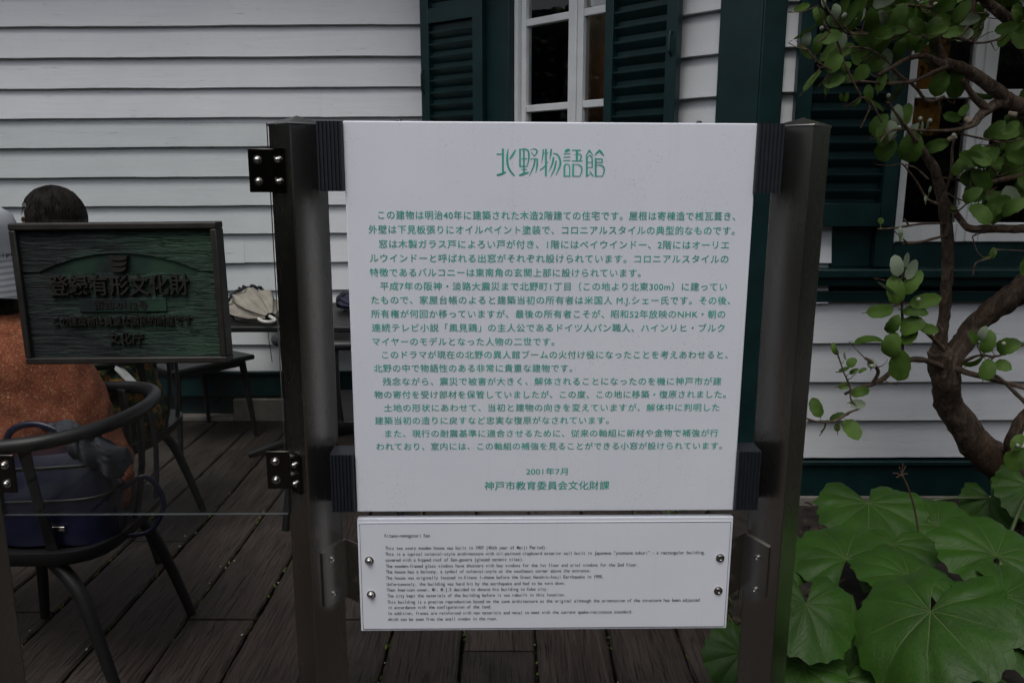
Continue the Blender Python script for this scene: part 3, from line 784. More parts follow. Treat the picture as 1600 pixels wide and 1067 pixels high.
# --- glass panel left of the sign
gl = empty("glass_panel", FB.pt(FB.ab(230, 800, CD)[0], FB.ab(230, 803, CD)[1], CD), "clear glass fence panel clamped between the two left steel posts", "glass panel")
g1 = (FB.ab(414, 192, CD)[0] + FB.ab(453, 800, CD)[0]) / 2; g0 = FB.ab(7, 803, CD)[0] + .001
gz0 = FB.ab(230, 803, CD)[1]; gz1 = FB.ab(230, 191, CD)[1]
b = MB(); b.rect(g0, g1, gz0, gz1, CD - .004, CD + .004, FB)
b.m = [0, 0, 1, 1, 2, 2]
b.build("pane", [M['glass'], M['glass_edge'], plain('glass_edge_side', (.035, .038, .035), .4)], gl)  # edge light is painted: top and bottom bright, both ends dark
def clamp(post_c, dF, dO, zc, ga, side, label=None):
    """bent steel plate, dark reflection in its colour: one leaf on the glass, one leaf on the post's outer front face"""
    h = .0375; t_ = .004
    b = MB(); s_ = side
    gx0, gx1 = ga - s_ * .034, ga + s_ * .010
    lo, hi = min(gx0, gx1), max(gx0, gx1)
    b.rect(lo, hi, zc - h, zc + h, CD + .0045, CD + .0085, FB)
    pc = b.build("glass_clamp", M['steel_dark_refl'], gl, bevel=.0008)
    wz = FB.pt(ga, zc, CD).z
    b = MB(); p0 = FB.pt(ga + s_ * .010, 0, CD + .0065); vs = []
    pts = []
    for sg in (-1, 1):
        z = wz + sg * h
        q, n = on_face(post_c, dO, dF, .30, z, .0025); q2, n = on_face(post_c, dO, dF, .72, z, .0025)
        st_ = Vector((p0.x + FB.v.x * (sg * h), p0.y, z))
        pts += [st_, q, q2]
    nn = [FB.n, n, n] * 2
    vs = [p - m_ * .002 for p, m_ in zip(pts, nn)] + [p + m_ * .002 for p, m_ in zip(pts, nn)]
    fs = [(6, 7, 10, 9), (7, 8, 11, 10), (0, 3, 4, 1), (1, 4, 5, 2), (0, 1, 7, 6), (1, 2, 8, 7), (3, 9, 10, 4), (4, 10, 11, 5), (0, 6, 9, 3), (2, 5, 11, 8)]
    if s_ < 0: fs = [f[::-1] for f in fs]
    b.add(vs, fs); b.build("post_leaf", M['steel_dark_refl'], pc)
    for sg in (-1, 1):
        bolt("acorn_nut", FB.pt(ga - s_ * .017, zc + sg * .0185, CD + .0085), FB.n, .0062, pc)
        q, n = on_face(post_c, dO, dF, .52, wz + sg * .0185, .0045); bolt("acorn_nut", q, n, .0052, pc)
for py in (267, 732): clamp(cL, ridge, outL, FB.ab(430, py, CD)[1], g1, 1)
for py in (250, 738): clamp(cEe, ridge, inL, FB.ab(10, py, CD)[1], g0, -1)

# --- bronze plaque on the glass
RP = R(.5); YP = 1.372
FQ = Fr(P(187, 458, YP), (math.cos(RP), .0, math.sin(RP)), (-math.sin(RP), 0, math.cos(RP)))
def q_ab(zx, zy, c=0): return FQ.ab(10 + zx / 4.446, 340 + zy / 4.446, c)
tl, tr, bl, brr = FQ.ab(13, 350), FQ.ab(341, 347), FQ.ab(38, 570), FQ.ab(351, 567)
qa0, qa1, qb0, qb1 = (tl[0] + bl[0]) / 2, (tr[0] + brr[0]) / 2, (bl[1] + brr[1]) / 2, (tl[1] + tr[1]) / 2
pq = empty("bronze_plaque", FQ.pt((qa0 + qa1) / 2, qb0, 0), "dark green bronze plaque with raised Japanese letters fixed to the glass", "plaque")
fw = .0115
b = MB()
D0 = -.034
b.rect(qa0, qa1, qb1 - fw, qb1, D0, 0, FQ); b.rect(qa0, qa1, qb0, qb0 + fw, D0, 0, FQ)
b.rect(qa0, qa0 + fw, qb0 + fw, qb1 - fw, D0, 0, FQ); b.rect(qa1 - fw, qa1, qb0 + fw, qb1 - fw, D0, 0, FQ)
b.build("frame", M['bronze_dark'], pq, bevel=.0022, seg=2)
i0, i1, j0, j1 = qa0 + fw, qa1 - fw, qb0 + fw, qb1 - fw
b = MB(); b.rect(i0, i1, j0, j1, D0 + .002, -.0125, FQ); b.build("back_plate", M['bronze_flat'], pq)
# raised grain fields above and below the arch
arc = []
ax0, ay0 = q_ab(200, 385); ax1, _ = q_ab(1335, 355); atop = q_ab(765, 250)[1]
for i in range(33):
    t_ = -1 + 2 * i / 32; arc.append((ax0 + (ax1 - ax0) * (t_ + 1) / 2, ay0 + (atop - ay0) * (1 - t_ * t_)))
chord = q_ab(750, 392)[1]
b = MB()
# upper field: strips between the arc and the top
xs = [i0] + [p[0] for p in arc] + [i1]; ys = [ay0] + [p[1] for p in arc] + [ay0]
for i in range(len(xs) - 1):
    b.poly([(xs[i], ys[i]), (xs[i + 1], ys[i + 1]), (xs[i + 1], j1), (xs[i], j1)], -.0124, -.0085, FQ)
nb = 40
for i in range(nb):
    xa, xb_ = i0 + (i1 - i0) * i / nb, i0 + (i1 - i0) * (i + 1) / nb
    lim = lambda x: min(ay0 - .0002, chord + .0035 * noise.noise(Vector((x * 60, 0, 2))))
    b.poly([(xa, j0), (xb_, j0), (xb_, lim(xb_)), (xa, lim(xa))], -.0124, -.0085, FQ)
bm_o = b.build("grain_field", M['bronze'], pq)
b = MB()
def qline(t_, zx0, zx1, zyc, em, c0, ext, off, sp=1.0):
    l, yy = q_ab(zx0, zyc); r_, _ = q_ab(zx1, zyc)
    line(b, t_, FQ, l, r_, yy, em, c0, sp, off, ext, 2)
qpx = (qa1 - qa0) / 322.0 / 4.446
qline("登録有形文化財", 285, 1262, 478, 150 * qpx, -.0055, .0035, .010)
b.build("title_lettering", M['bronze_dark'], pq); b = MB()
qline("この建造物は貴重な国民的財産です", 310, 1280, 725, 72 * qpx, -.0065, .0025, .006)
b.build("sentence_lettering", M['bronze_dark'], pq); b = MB()
qline("文化庁", 700, 945, 845, 88 * qpx, -.006, .003, .008)
b.build("agency_lettering", M['bronze_dark'], pq)
c0 = q_ab(487, 568); c1 = q_ab(1105, 655)
b = MB(); b.rect(c0[0], c1[0], c1[1], c0[1], -.0085, -.0058, FQ); b.build("number_strip", M['bronze_flat'], pq, bevel=.0005)
b = MB(); qline("第28-0112号", 600, 970, 612, 68 * qpx, -.0050, .001, .004); b.build("number_lettering", M['bronze_dark'], pq)
# emblem: three stacked curved bars, narrowing below
b = MB()
for k in range(3):
    y0 = 268 + k * 36; hw = 66 - k * 3
    up_, dn = [], []
    for i in range(13):
        t_ = -1 + 2 * i / 12
        sag = (1 - t_ * t_) * (10 + 5 * k)
        up_.append(q_ab(766 + t_ * hw, y0 + sag * .55)); dn.append(q_ab(766 + t_ * (hw - 8), y0 + 24 + sag * .9))
    for i in range(12):
        b.poly([dn[i], dn[i + 1], up_[i + 1], up_[i]], -.0124, -.0035, FQ)
b.build("emblem", M['bronze_dark'], pq)

# ================================================================== FURNITURE AND PEOPLE BEHIND THE GLASS
def make_chair():
    rt = empty("armchair", (0, 0, 0), "black armchair", "chair", "black plastic cafe armchairs")
    # rail: horseshoe open to the front (-x)
    half = [(-.235, -.275, .715), (-.12, -.285, .735), (.03, -.285, .75), (.15, -.255, .757), (.235, -.165, .762), (.27, 0, .764)]
    pts = half + [(x, -y, z) for x, y, z in half[::-1][1:]]
    sp = spline(pts, 6); b = MB(); b.tube(sp, [.019 if 3 < i < len(sp) - 4 else .016 for i in range(len(sp))], 14, flat=.95)
    b.build("rail", M['black'], rt, smooth=50)
    # seat: rounded shell
    b = MB(); out = []
    for k in range(40):
        a = 2 * math.pi * k / 40; c, s_ = math.cos(a), math.sin(a)
        e_ = 4.0
        r_ = 1 / ((abs(c) ** e_ + abs(s_) ** e_) ** (1 / e_)); out.append((c * r_ * .245, s_ * r_ * .245))
    rings = [(.30, .436), (.8, .440), (.96, .452), (1.0, .450), (1.0, .432), (.93, .408), (.7, .396), (.2, .394)]
    vs = []
    for f, z in rings: vs += [(x * f, y * f, z) for x, y in out]
    nn = 40
    fs = [(i * nn + k, i * nn + (k + 1) % nn, (i + 1) * nn + (k + 1) % nn, (i + 1) * nn + k) for i in range(len(rings) - 1) for k in range(nn)]
    fs = [f[::-1] for f in fs]
    fs += [list(range(nn)), [7 * nn + k for k in range(nn)][::-1]]
    b.add(vs, fs); b.build("seat", M['black'], rt, smooth=50)
    # back slats
    for ang in (-68, -34, 0, 34, 68):
        a = R(ang); bot = Vector((.225 * min(1, math.cos(a) * 1.25), .225 * math.sin(a) * 1.0, .445)); 
        top = Vector((.262 * math.cos(a) * (1.0 if abs(ang) < 40 else .92), .275 * math.sin(a), .752))
        b = MB(); wv = Vector((-math.sin(a), math.cos(a), 0)) * .015; nv = Vector((math.cos(a), math.sin(a), 0)) * .006
        q = []
        for t_ in (0, .25, .5, .75, 1):
            p = bot.lerp(top, t_) + nv * (math.sin(t_ * math.pi) * 2.0); w_ = 1.0 - .25 * math.sin(t_ * math.pi)
            q += [p - wv * w_ - nv, p + wv * w_ - nv, p + wv * w_ + nv, p - wv * w_ + nv]
        b.add(q, [(i * 4 + k, i * 4 + (k + 1) % 4, i * 4 + 4 + (k + 1) % 4, i * 4 + 4 + k) for i in range(4) for k in range(4)] + [(3, 2, 1, 0), (16, 17, 18, 19)])
        b.build("back_slat", M['black'], rt, bevel=.003)
    for sx in (-1, 1):
        for sy in (-1, 1):
            if sx > 0: pts = [(.06, sy * .17, .415), (.15, sy * .20, .33), (.205, sy * .22, .18), (.255, sy * .235, 0)]
            else: pts = [(-.17, sy * .17, .41), (-.185, sy * .19, .3), (-.20, sy * .21, .15), (-.215, sy * .22, 0)]
            sp = spline(pts, 5); b = MB(); b.tube(sp, [.021 - .007 * i / (len(sp) - 1) for i in range(len(sp))], 12); b.build("leg", M['black'], rt, smooth=50)
    return rt
ch = make_chair()
spots = [(-1.30, 2.13, 0, "black armchair nearest the glass, holding a blue bag and the woman in the orange blouse"),
         (-1.57, 2.95, 2, "black armchair of the dark haired person, behind the bronze plaque"),
         (-.68, 3.25, -90, "black armchair mostly hidden behind the left steel post and the board")]
for i, (x, y, a, l) in enumerate(spots):
    o = ch if i == 0 else copy_tree(ch)
    o.location = (x, y, 0.003); o.rotation_euler = (0, 0, R(a)); o["label"] = l
sc_ = empty("side_chair", (-1.72, 4.14, 0), "black square-seated chair by the white wall, left of the table", "chair")
ux, uy = Vector((.587, .81, 0)), Vector((-.81, .587, 0)); c_ = Vector((-1.72, 4.14, 0)); FS = Fr(c_, ux, (0, 0, 1))
b = MB(); b.poly([(-.245, -.235), (.235, -.245), (.225, .22), (-.225, .22)], .435, .462, Fr(c_, ux, uy)); b.build("seat", M['black'], sc_, bevel=.009, seg=3)
b = MB(); b.rect(-.20, .20, .40, .434, .17, .195, FS); b.rect(-.20, .20, .40, .434, -.195, -.17, FS); b.rect(-.205, -.18, .40, .434, -.169, .169, FS); b.rect(.18, .205, .40, .434, -.169, .169, FS); b.build("apron", M['black'], sc_, bevel=.002)
for a_ in (-1, 1):
    for b_ in (-1, 1):
        top = c_ + ux * (.19 * a_) + uy * (.185 * b_) + Vector((0, 0, .44)); bot = c_ + ux * (.225 * a_) + uy * (.22 * b_)
        b = MB(); b.tube([top, top.lerp(bot, .5), bot], [.019, .016, .011], 12); b.build("leg", M['black'], sc_, smooth=50)
for a_ in (-1, 1):
    b = MB(); p_ = c_ + ux * (-.21) + uy * (.19 * a_); b.tube([p_ + Vector((0, 0, .45)), p_ - ux * .03 + Vector((0, 0, .62)), p_ - ux * .05 + Vector((0, 0, .74))], [.017, .015, .013], 12); b.build("back_post", M['black'], sc_, smooth=50)
b = MB(); p_ = c_ - ux * .255 + Vector((0, 0, .72)); b.tube(spline([list(p_ - uy * .23), list(p_ - ux * .03), list(p_ + uy * .23)], 6), .022, 12, flat=.6); b.build("top_rail", M['black'], sc_, smooth=50)
# table
tb = empty("cafe_table", (-1.06, 4.08, 0), "black square cafe table by the white wall with a folded parasol on it", "table")
TT = .705
b = MB(); b.rect(-1.44, -.68, TT - .028, TT, -4.44, -3.70, WORLD); b.build("tabletop", M['black'], tb, bevel=.006, seg=3)
b = MB(); b.tube([(-1.06, 4.07, .03), (-1.06, 4.07, TT - .03)], .032, 16); b.build("column", M['black'], tb, smooth=50)
b = MB()
for k in range(4):
    a = R(40 + 90 * k); b.tube([(-1.06, 4.07, .045), (-1.06 + math.cos(a) * .2, 4.07 + math.sin(a) * .2, .035), (-1.06 + math.cos(a) * .36, 4.07 + math.sin(a) * .36, .016)], [.03, .024, .014], 10, flat=.6)
b.build("foot", M['black'], tb, smooth=50)
# tray/menu on the table
b = MB(); b.rect(-1.47, -1.31, TT + .001, TT + .05, -4.22, -4.02, WORLD)
tag(b.build("menu_box", plain("grey_box", (.13, .135, .14), .5), bevel=.006), "flat grey box standing on the table behind the beige parasol", "box")
# beige folded parasol with dark lace edge and white hook handle
def folded_parasol(name, lo, tip, hub, r, mats, label, hook):
    rt = empty(name, lo, label, "parasol", "folded parasols on the table"); hub = Vector(hub); tip = Vector(tip)
    ax = (hub - tip).normalized(); x = ax.cross(Vector((0, 0, 1))).normalized(); y = x.cross(ax); L = (hub - tip).length
    b = MB(); n_ = 64; rows = 18; vs = []
    for i in range(rows + 1):
        t_ = i / rows
        rr = r * (math.sin(min(1, t_ * 1.0) * math.pi * .92 + .12)) ** .75
        for k in range(n_):
            a = 2 * math.pi * k / n_
            pl = 1 + .16 * math.sin(8 * a + 5 * t_) * (1 - abs(t_ - .5)) + .05 * math.sin(19 * a)
            zf_ = .72
            p = tip + ax * (L * t_) + x * math.cos(a) * rr * pl + y * math.sin(a) * rr * pl * zf_
            vs.append(p)
    b.add(vs, [(i * n_ + k, i * n_ + (k + 1) % n_, (i + 1) * n_ + (k + 1) % n_, (i + 1) * n_ + k) for i in range(rows) for k in range(n_)])
    b.build("canopy", mats[0], rt, smooth=70)
    b = MB()     # lace frill spiralling round the canopy
    for row, (tc, ph) in enumerate(((.06, 0), (.30, 1))):
        pts = []
        for k in range(50):
            a = 2 * math.pi * k / 49; t_ = tc + .10 * math.sin(a + ph)
            rr = r * (math.sin(max(0, t_) * math.pi * .92 + .12)) ** .75 * 1.13
            p = tip + ax * (L * t_ + .010 * math.sin(k * 2.2)) + x * math.cos(a) * rr + y * math.sin(a) * rr * .74 + y * .006 * math.cos(k * 1.9)
            pts.append(p)
        if row == 0 or True: b.tube(pts, [.008 + .003 * math.sin(k * 2.7) for k in range(50)], 6)
    b.build("lace_edge", mats[1], rt, smooth=60)
    b = MB(); pts = [hub - ax * .03, hub + ax * .05]
    if hook:
        e = hub + ax * .05
        for k in range(1, 9):
            a = math.pi * k / 8; pts.append(e + ax * (math.sin(a) * .032) + x * (.032 - math.cos(a) * .032) * 1.0)
        pts.append(pts[-1] - ax * .03)
    else: pts = [hub - ax * .03, hub + ax * .16]
    b.tube(pts, .0085, 10); b.build("handle", mats[2], rt, smooth=50)
    b = MB(); st_ = hub - ax * .02; b.tube([st_, st_ + Vector((.0, -.03, -.02)), st_ + Vector((.01, -.05, -.10)), st_ + Vector((.02, -.05, -.22))], [.004, .0045, .0045, .006], 8, flat=.3)
    b.build("strap", mats[1], rt, smooth=50)
    return rt
cl_b = plain("beige_cloth", (.30, .27, .23), .85, var=.2, scale=14, bump=.001); lace = plain("dark_lace", (.02, .022, .032), .9, var=.5, scale=300)
pale_h = plain("ivory_handle", (.62, .60, .55), .35)
t0 = P(368, 490, 4.0); 
folded_parasol("parasol", (-1.2, 3.95, TT), (-1.40, 4.06, TT + .085), (-1.165, 3.78, TT + .035), .115, [cl_b, lace, pale_h], "folded beige parasol with dark lace edge and white hook handle on the black table", True)
folded_parasol("parasol", (-.8, 4.0, TT), (-.92, 4.25, TT + .05), (-.80, 4.05, TT + .045), .05, [plain("navy_cloth", (.018, .02, .045), .8), lace, plain("cream_stick", (.36, .31, .2), .5)], "folded navy parasol with a cream stick on the black table's right end", False)

# ---- people
def skin_body(name, nodes, edges, mat, parent, root=0, levels=2):
    me = bpy.data.meshes.new(name); off = Vector(root_of(parent).location)
    me.from_pydata([Vector(p) - off for p, r_ in nodes], edges, []); me.materials.append(mat)
    o = bpy.data.objects.new(name, me); COL.objects.link(o); o.parent = parent
    sk = o.modifiers.new("skin", 'SKIN'); sk.use_smooth_shade = True
    for i, (p, r_) in enumerate(nodes):
        sv = me.skin_vertices[0].data[i]; rr = r_ if hasattr(r_, '__len__') else (r_, r_); sv.radius = rr; sv.use_root = (i == root)
    sb = o.modifiers.new("sub", 'SUBSURF'); sb.levels = levels; sb.render_levels = levels
    return o
def graph(items):
    """items: list of (key, pos, r, parent_key)"""
    idx = {}; nodes = []; edges = []
    for k, p, r_, par in items:
        idx[k] = len(nodes); nodes.append((p, r_))
        if par is not None: edges.append((idx[par], idx[k]))
    return nodes, edges
skin_m = plain("skin", (.45, .27, .19), .5, var=.08, scale=25); hair_n = N("dark_hair")
hv = hair_n.coord((120, 120, 6)); hf = hair_n.noise(hv, 1.5, 6, .7, .4)
hair_n.bump(hf, .8, .006); hair_m = hair_n.set(hair_n.ramp(hf, [(.35, (.004, .003, .003)), (.7, (.022, .013, .011))]), .55, 0, .18)
def person(bx, by, label, top_m, leg_m, lean, head, hat=None, seat_z=.455):
    rt = empty("person", (bx, by, 0), label, "person")
    L = lambda f, l, z: Vector((bx - f, by - l, z))          # faces -x; l>0 is towards the camera (left side)
    hf_, hz = head
    sh_f = .08 + lean; sh_z = hz - .235
    it = [('pel', L(0, 0, seat_z + .10), .085, None), ('wai', L(.015 + lean * .2, 0, seat_z + .25), .088, 'pel'), ('che', L(.03 + lean * .6, 0, seat_z + .42), .095, 'wai'),
          ('ubk', L(sh_f, 0, sh_z + .01), .06, 'che'), ('nek', L((sh_f + hf_) / 2, 0, hz - .14), .052, 'ubk'), ('hea', L(hf_ - .005, 0, hz - .06), .072, 'nek'), ('hed', L(hf_, 0, hz + .03), .090, 'hea'), ('top', L(hf_ - .01, 0, hz + .085), .06, 'hed')]
    for s_, n in ((1, 'l'), (-1, 'r')):
        it += [(n + 'sh', L(sh_f, s_ * .155, sh_z), .045, 'ubk'), (n + 'el', L(sh_f + .15, s_ * .215, sh_z - .255), .042, n + 'sh'), (n + 'wr', L(sh_f + .27, s_ * .15, seat_z + .175), .028, n + 'el'), (n + 'pa', L(sh_f + .335, s_ * .125, seat_z + .165), .030, n + 'wr')]
        for q, (dl, ln) in enumerate(((-.030, .062), (-.010, .074), (.010, .070), (.028, .056))):
            it += [(n + 'f%d' % q, L(sh_f + .345 + ln * .55, s_ * (.12 + dl), seat_z + .170), .0095, n + 'pa'), (n + 'g%d' % q, L(sh_f + .345 + ln, s_ * (.118 + dl), seat_z + .150), .008, n + 'f%d' % q)]
        it += [(n + 't0', L(sh_f + .33, s_ * .085, seat_z + .165), .0105, n + 'pa'), (n + 't1', L(sh_f + .365, s_ * .075, seat_z + .155), .009, n + 't0')]
        it += [(n + 'hi', L(.08, s_ * .09, seat_z + .085), .075, 'pel'), (n + 'kn', L(.44, s_ * .11, seat_z + .075), .062, n + 'hi'), (n + 'an', L(.45, s_ * .11, .09), .038, n + 'kn'), (n + 'to', L(.60, s_ * .12, .045), .032, n + 'an')]
    nodes, edges = graph(it); skin_body("body", nodes, edges, skin_m, rt)
    # clothes: slightly fuller surfaces over the same joints
    pos = {k: p for k, p, r_, pr in it}
    b = MB(); dz_ = hz - 1.168; n_ = 56
    rings = spline([[.02, .415, .165, .20], [.0, .53, .172, .20], [.005, .66, .148, .185], [.03, .77, .150, .182], [.06, .86, .140, .188], [lean * 1.25, .94, .128, .196], [sh_f - .01, .995, .098, .165], [sh_f + .02, 1.03, .072, .095], [sh_f + .03, 1.055, .060, .066]], 7)
    vs = []
    for (f_r, z_r, rf, rl_) in rings:
        z_ = z_r + dz_ * max(0, min(1, (z_r - .5) / .5))
        for k in range(n_):
            a = 2 * math.pi * k / n_; q = Vector((math.cos(a) * 1.6, math.sin(a) * 1.6, z_ * 7 + bx * 5))
            fo = 1 + .07 * noise.noise(q) + .055 * noise.noise(Vector((q.x * 2, q.y * 2, z_ * 22))) * (1.4 if z_ < .75 else .7) - .03 * math.exp(-((z_ - .665 - .02 * math.cos(a)) / .012) ** 2)
            vs.append(L(f_r, 0, z_) + Vector((math.cos(a) * rf * fo, math.sin(a) * rl_ * fo, 0)))
    b.add(vs, [(i * n_ + k, i * n_ + (k + 1) % n_, (i + 1) * n_ + (k + 1) % n_, (i + 1) * n_ + k) for i in range(len(rings) - 1) for k in range(n_)])
    for n in 'lr':
        a_, e_, w_ = pos[n + 'sh'], pos[n + 'el'], pos[n + 'el'].lerp(pos[n + 'wr'], .72)
        inn = a_.lerp(pos['ubk'], .45) - Vector((0, 0, .02)); sp = spline([list(inn), list(a_ + Vector((0, 0, -.012))), list(a_.lerp(e_, .5)), list(e_), list(w_)], 8)
        b.tube(sp, [.075 - .0006 * i + .004 * math.sin(i * 1.1) for i in range(len(sp))], 18, cap=False)
    b.build("blouse", top_m, rt, smooth=80)
    tr = [('pel', pos['pel'] + Vector((0, 0, -.03)), .135, None)]
    for n in 'lr': tr += [(n + 'hi', pos[n + 'hi'], .100, 'pel'), (n + 'kn', pos[n + 'kn'], .080, n + 'hi'), (n + 'an', pos[n + 'an'] + Vector((0, 0, .04)), .066, n + 'kn')]
    nd, ed = graph(tr); skin_body("trousers", nd, ed, leg_m, rt)
    for n in 'lr':
        b = MB(); a_, t_ = pos[n + 'an'], pos[n + 'to']; d_ = (t_ - a_); d_.z = 0; d_.normalize()
        b.tube([a_ - d_ * .06 + Vector((0, 0, -.045)), a_ - d_ * .03 + Vector((0, 0, -.035)), a_ + d_ * .05 + Vector((0, 0, -.04)), t_ + Vector((0, 0, -.005)), t_ + d_ * .05 + Vector((0, 0, -.015))], [.03, .042, .044, .038, .018], 12, flat=.8)
        b.build("shoe", M['black'], rt, smooth=50)
    hc = L(hf_, 0, hz + .02)
    # face features: nose, ears, eyes, mouth
    b = MB(); f_ = Vector((-1, 0, 0))
    b.tube([hc + f_ * .085 + Vector((0, 0, .02)), hc + f_ * .105 + Vector((0, 0, -.015)), hc + f_ * .09 + Vector((0, 0, -.03))], [.006, .012, .008], 8)
    b.build("nose", skin_m, rt, smooth=60)
    dk = plain("dark_feature", (.05, .02, .018), .4)
    for s_ in (-1, 1):
        b = MB(); b.lathe([(.012, -.006), (.026, 0), (.022, .006)], hc + Vector((.012, s_ * .088, -.01)), (0, s_, 0), 12); b.build("ear", skin_m, rt, smooth=60)
        b = MB(); b.lathe([(.010, 0), (.007, .004)], hc + Vector((-.082, s_ * .032, .012)), (-1, 0, 0), 10); b.build("eye", dk, rt, smooth=50)
    b = MB(); b.rect(hc.x - .088, hc.x - .080, hc.z - .055, hc.z - .049, -hc.y - .02, -hc.y + .02, WORLD); b.build("mouth", dk, rt, bevel=.002)
    HS = .098 if hat else .107
    # hair: full crown, open on the face side, down to the nape
    b = MB(); n1, n2 = 40, 20; vs = []; keep = {}
    for i in range(n2 + 1):
        el = R(90 - 150 * i / n2)
        for k in range(n1):
            a = 2 * math.pi * k / n1
            dx, dy, dz = math.cos(el) * math.cos(a), math.cos(el) * math.sin(a), math.sin(el)
            r_ = 1 + .05 * noise.noise(Vector((dx * 3, dy * 3, dz * 3 + hz * 9))) + .02 * noise.noise(Vector((a * 6, el * 2, hz)))
            r_ *= 1 + .03 * noise.noise(Vector((a * 9, hz, 2)))
            if el < 0: dx, dy, dz = math.cos(a) * (1 + .10 * el), math.sin(a) * (1 + .10 * el), el * (1.5 if hat else 1.25)
            vs.append(hc + Vector((dx * HS + .012, dy * HS * .95, dz * .118 + .012)) * r_)
    fs = []
    for i in range(n2):
        for k in range(n1):
            a = 2 * math.pi * (k + .5) / n1; el = 90 - 150 * (i + .5) / n2
            facing = -math.cos(a)
            if facing > .55 and el < 32: continue
            if facing > .15 and el < -12: continue
            if not hat and el < -45: continue
            fs.append((i * n1 + k, (i + 1) * n1 + k, (i + 1) * n1 + (k + 1) % n1, i * n1 + (k + 1) % n1))
    b.add(vs, fs)
    rn = random.Random(int(hz * 1000))
    for q in range(520 if not hat else 160):
        a = rn.uniform(0, 6.28); e0 = rn.uniform(30, 88) if not hat else rn.uniform(-10, 0)
        pts = []
        for t_ in range(7):
            e_ = R(e0 - t_ * rn.uniform(9, 13)); aa = a + t_ * rn.uniform(-.02, .02)
            if e_ > 0: d0 = Vector((math.cos(e_) * math.cos(aa), math.cos(e_) * math.sin(aa), math.sin(e_)))
            else: d0 = Vector((math.cos(aa) * (1 + .08 * e_), math.sin(aa) * (1 + .08 * e_), e_ * 1.25))
            pts.append(hc + Vector((d0.x * HS + .012, d0.y * HS * .95, d0.z * .118 + .012)) * 1.0 + d0 * rn.uniform(-.0005, .0018))
        if -math.cos(a) > .1 and e0 < 80: continue
        b.tube(pts, [.0006, .0012, .0014, .0014, .0013, .001, .0004], 4)
    b.build("hair", hair_m, rt, smooth=80)
    if hat:
        b = MB(); prof = [(.0, .135), (.055, .132), (.088, .118), (.104, .09), (.112, .05), (.118, .01), (.120, -.005), (.142, -.055), (.158, -.098), (.154, -.099), (.135, -.05), (.113, -.002)]
        b.lathe([(max(r_, .0005), h_) for r_, h_ in prof], hc + Vector((.0, 0, .01)), Vector((.18, 0, 1)), 60)
        for i_, v_ in enumerate(b.v):
            d_ = v_ - hc; b.v[i_] = v_ + Vector((d_.x, d_.y, 0)) * (.10 * noise.noise(d_ * 14) + .05 * noise.noise(d_ * 40)) + Vector((0, 0, .012 * noise.noise(d_ * 9)))
        b.build("hat", hat, rt, smooth=50)
    return rt
def m_blouse():
    n = N("orange_blouse"); v = n.coord(); sp = n.noise(v, 170, 4, .65, 1.2); w_ = n.noise(v, 24, 4)
    c = n.ramp(w_, [(.3, (.16, .041, .022)), (.7, (.29, .082, .043))])
    c = n.mix(n.ramp(sp, [(.54, 0), (.62, .7)]), c, (.46, .29, .15)); n.bump(n.noise(v, 30, 4), .3, .004)
    return n.set(c, .85, 0, .2)
def m_floral():
    n = N("floral_cloth"); v = n.coord()
    c = n.ramp(n.noise(v, 22, 2), [(.40, (.012, .018, .012)), (.5, (.03, .05, .02)), (.58, (.25, .10, .02)), (.64, (.02, .03, .02))])
    return n.set(c, .85, 0, .2)
def m_hat():
    n = N("striped_hat"); v = n.coord(); sx = n.node("ShaderNodeSeparateXYZ"); n.link(v, sx.inputs[0])
    fr = n.math('FRACT', n.math('MULTIPLY', sx.outputs[2], 62))
    msk = n.ramp(n.noise(n.coord((1, 1, 1)), 3, 1), [(.3, 1), (.8, .5)])
    low = n.node("ShaderNodeMapRange"); n.link(sx.outputs[2], low.inputs[0]); low.inputs[1].default_value = 1.20; low.inputs[2].default_value = 1.19; 
    c = n.mix(n.math('MULTIPLY', n.ramp(fr, [(.5, 0), (.62, 1)]), n.math('MULTIPLY', low.outputs[0], .6)), (.50, .50, .53), (.16, .165, .19)); n.bump(n.noise(v, 200, 3), .4, .001)
    return n.set(c, .9, 0, .15)
dark_cloth = plain("dark_trousers", (.06, .028, .022), .9); dark2 = plain("dark_skirt", (.014, .015, .018), .9)
person(-1.30, 2.20, "seated person in an orange patterned blouse and pale striped hat", m_blouse(), dark_cloth, .07, (.19, 1.168), m_hat())
person(-1.50, 2.90, "seated person with short dark hair whose head shows above the bronze plaque", m_floral(), dark2, .03, (.16, 1.218))
# paper folder / bag beside the dark-haired person
b = MB(); p0 = P(165, 556, 2.75); p1 = P(209, 606, 2.68); p2 = P(118, 618, 2.70)
b.add([p0, p1, p2, p0 + Vector((-.02, .10, .01)), p1 + Vector((-.02, .10, .01)), p2 + Vector((-.02, .10, .01))], [(0, 2, 1), (3, 4, 5), (0, 1, 4, 3), (1, 2, 5, 4), (2, 0, 3, 5)])
tag(b.build("fabric_pouch", [m_floral()], bevel=.006), "dark floral fabric pouch below the plaque, beside the dark haired person", "bag")
b = MB(); e0, e1 = P(180, 573, 2.69), P(210, 604, 2.67); dn = Vector((-.004, 0, -.010))
q = [e0, e1, e1 + dn, e0 + dn]; q += [v + Vector((-.012, .05, .004)) for v in q]
b.add(q, [(0, 3, 2, 1), (4, 5, 6, 7), (0, 1, 5, 4), (1, 2, 6, 5), (2, 3, 7, 6), (3, 0, 4, 7)])
tag(b.build("folded_paper", plain("paper", (.5, .5, .49), .7), bevel=.001), "pale folded paper sticking out over the floral pouch", "paper")

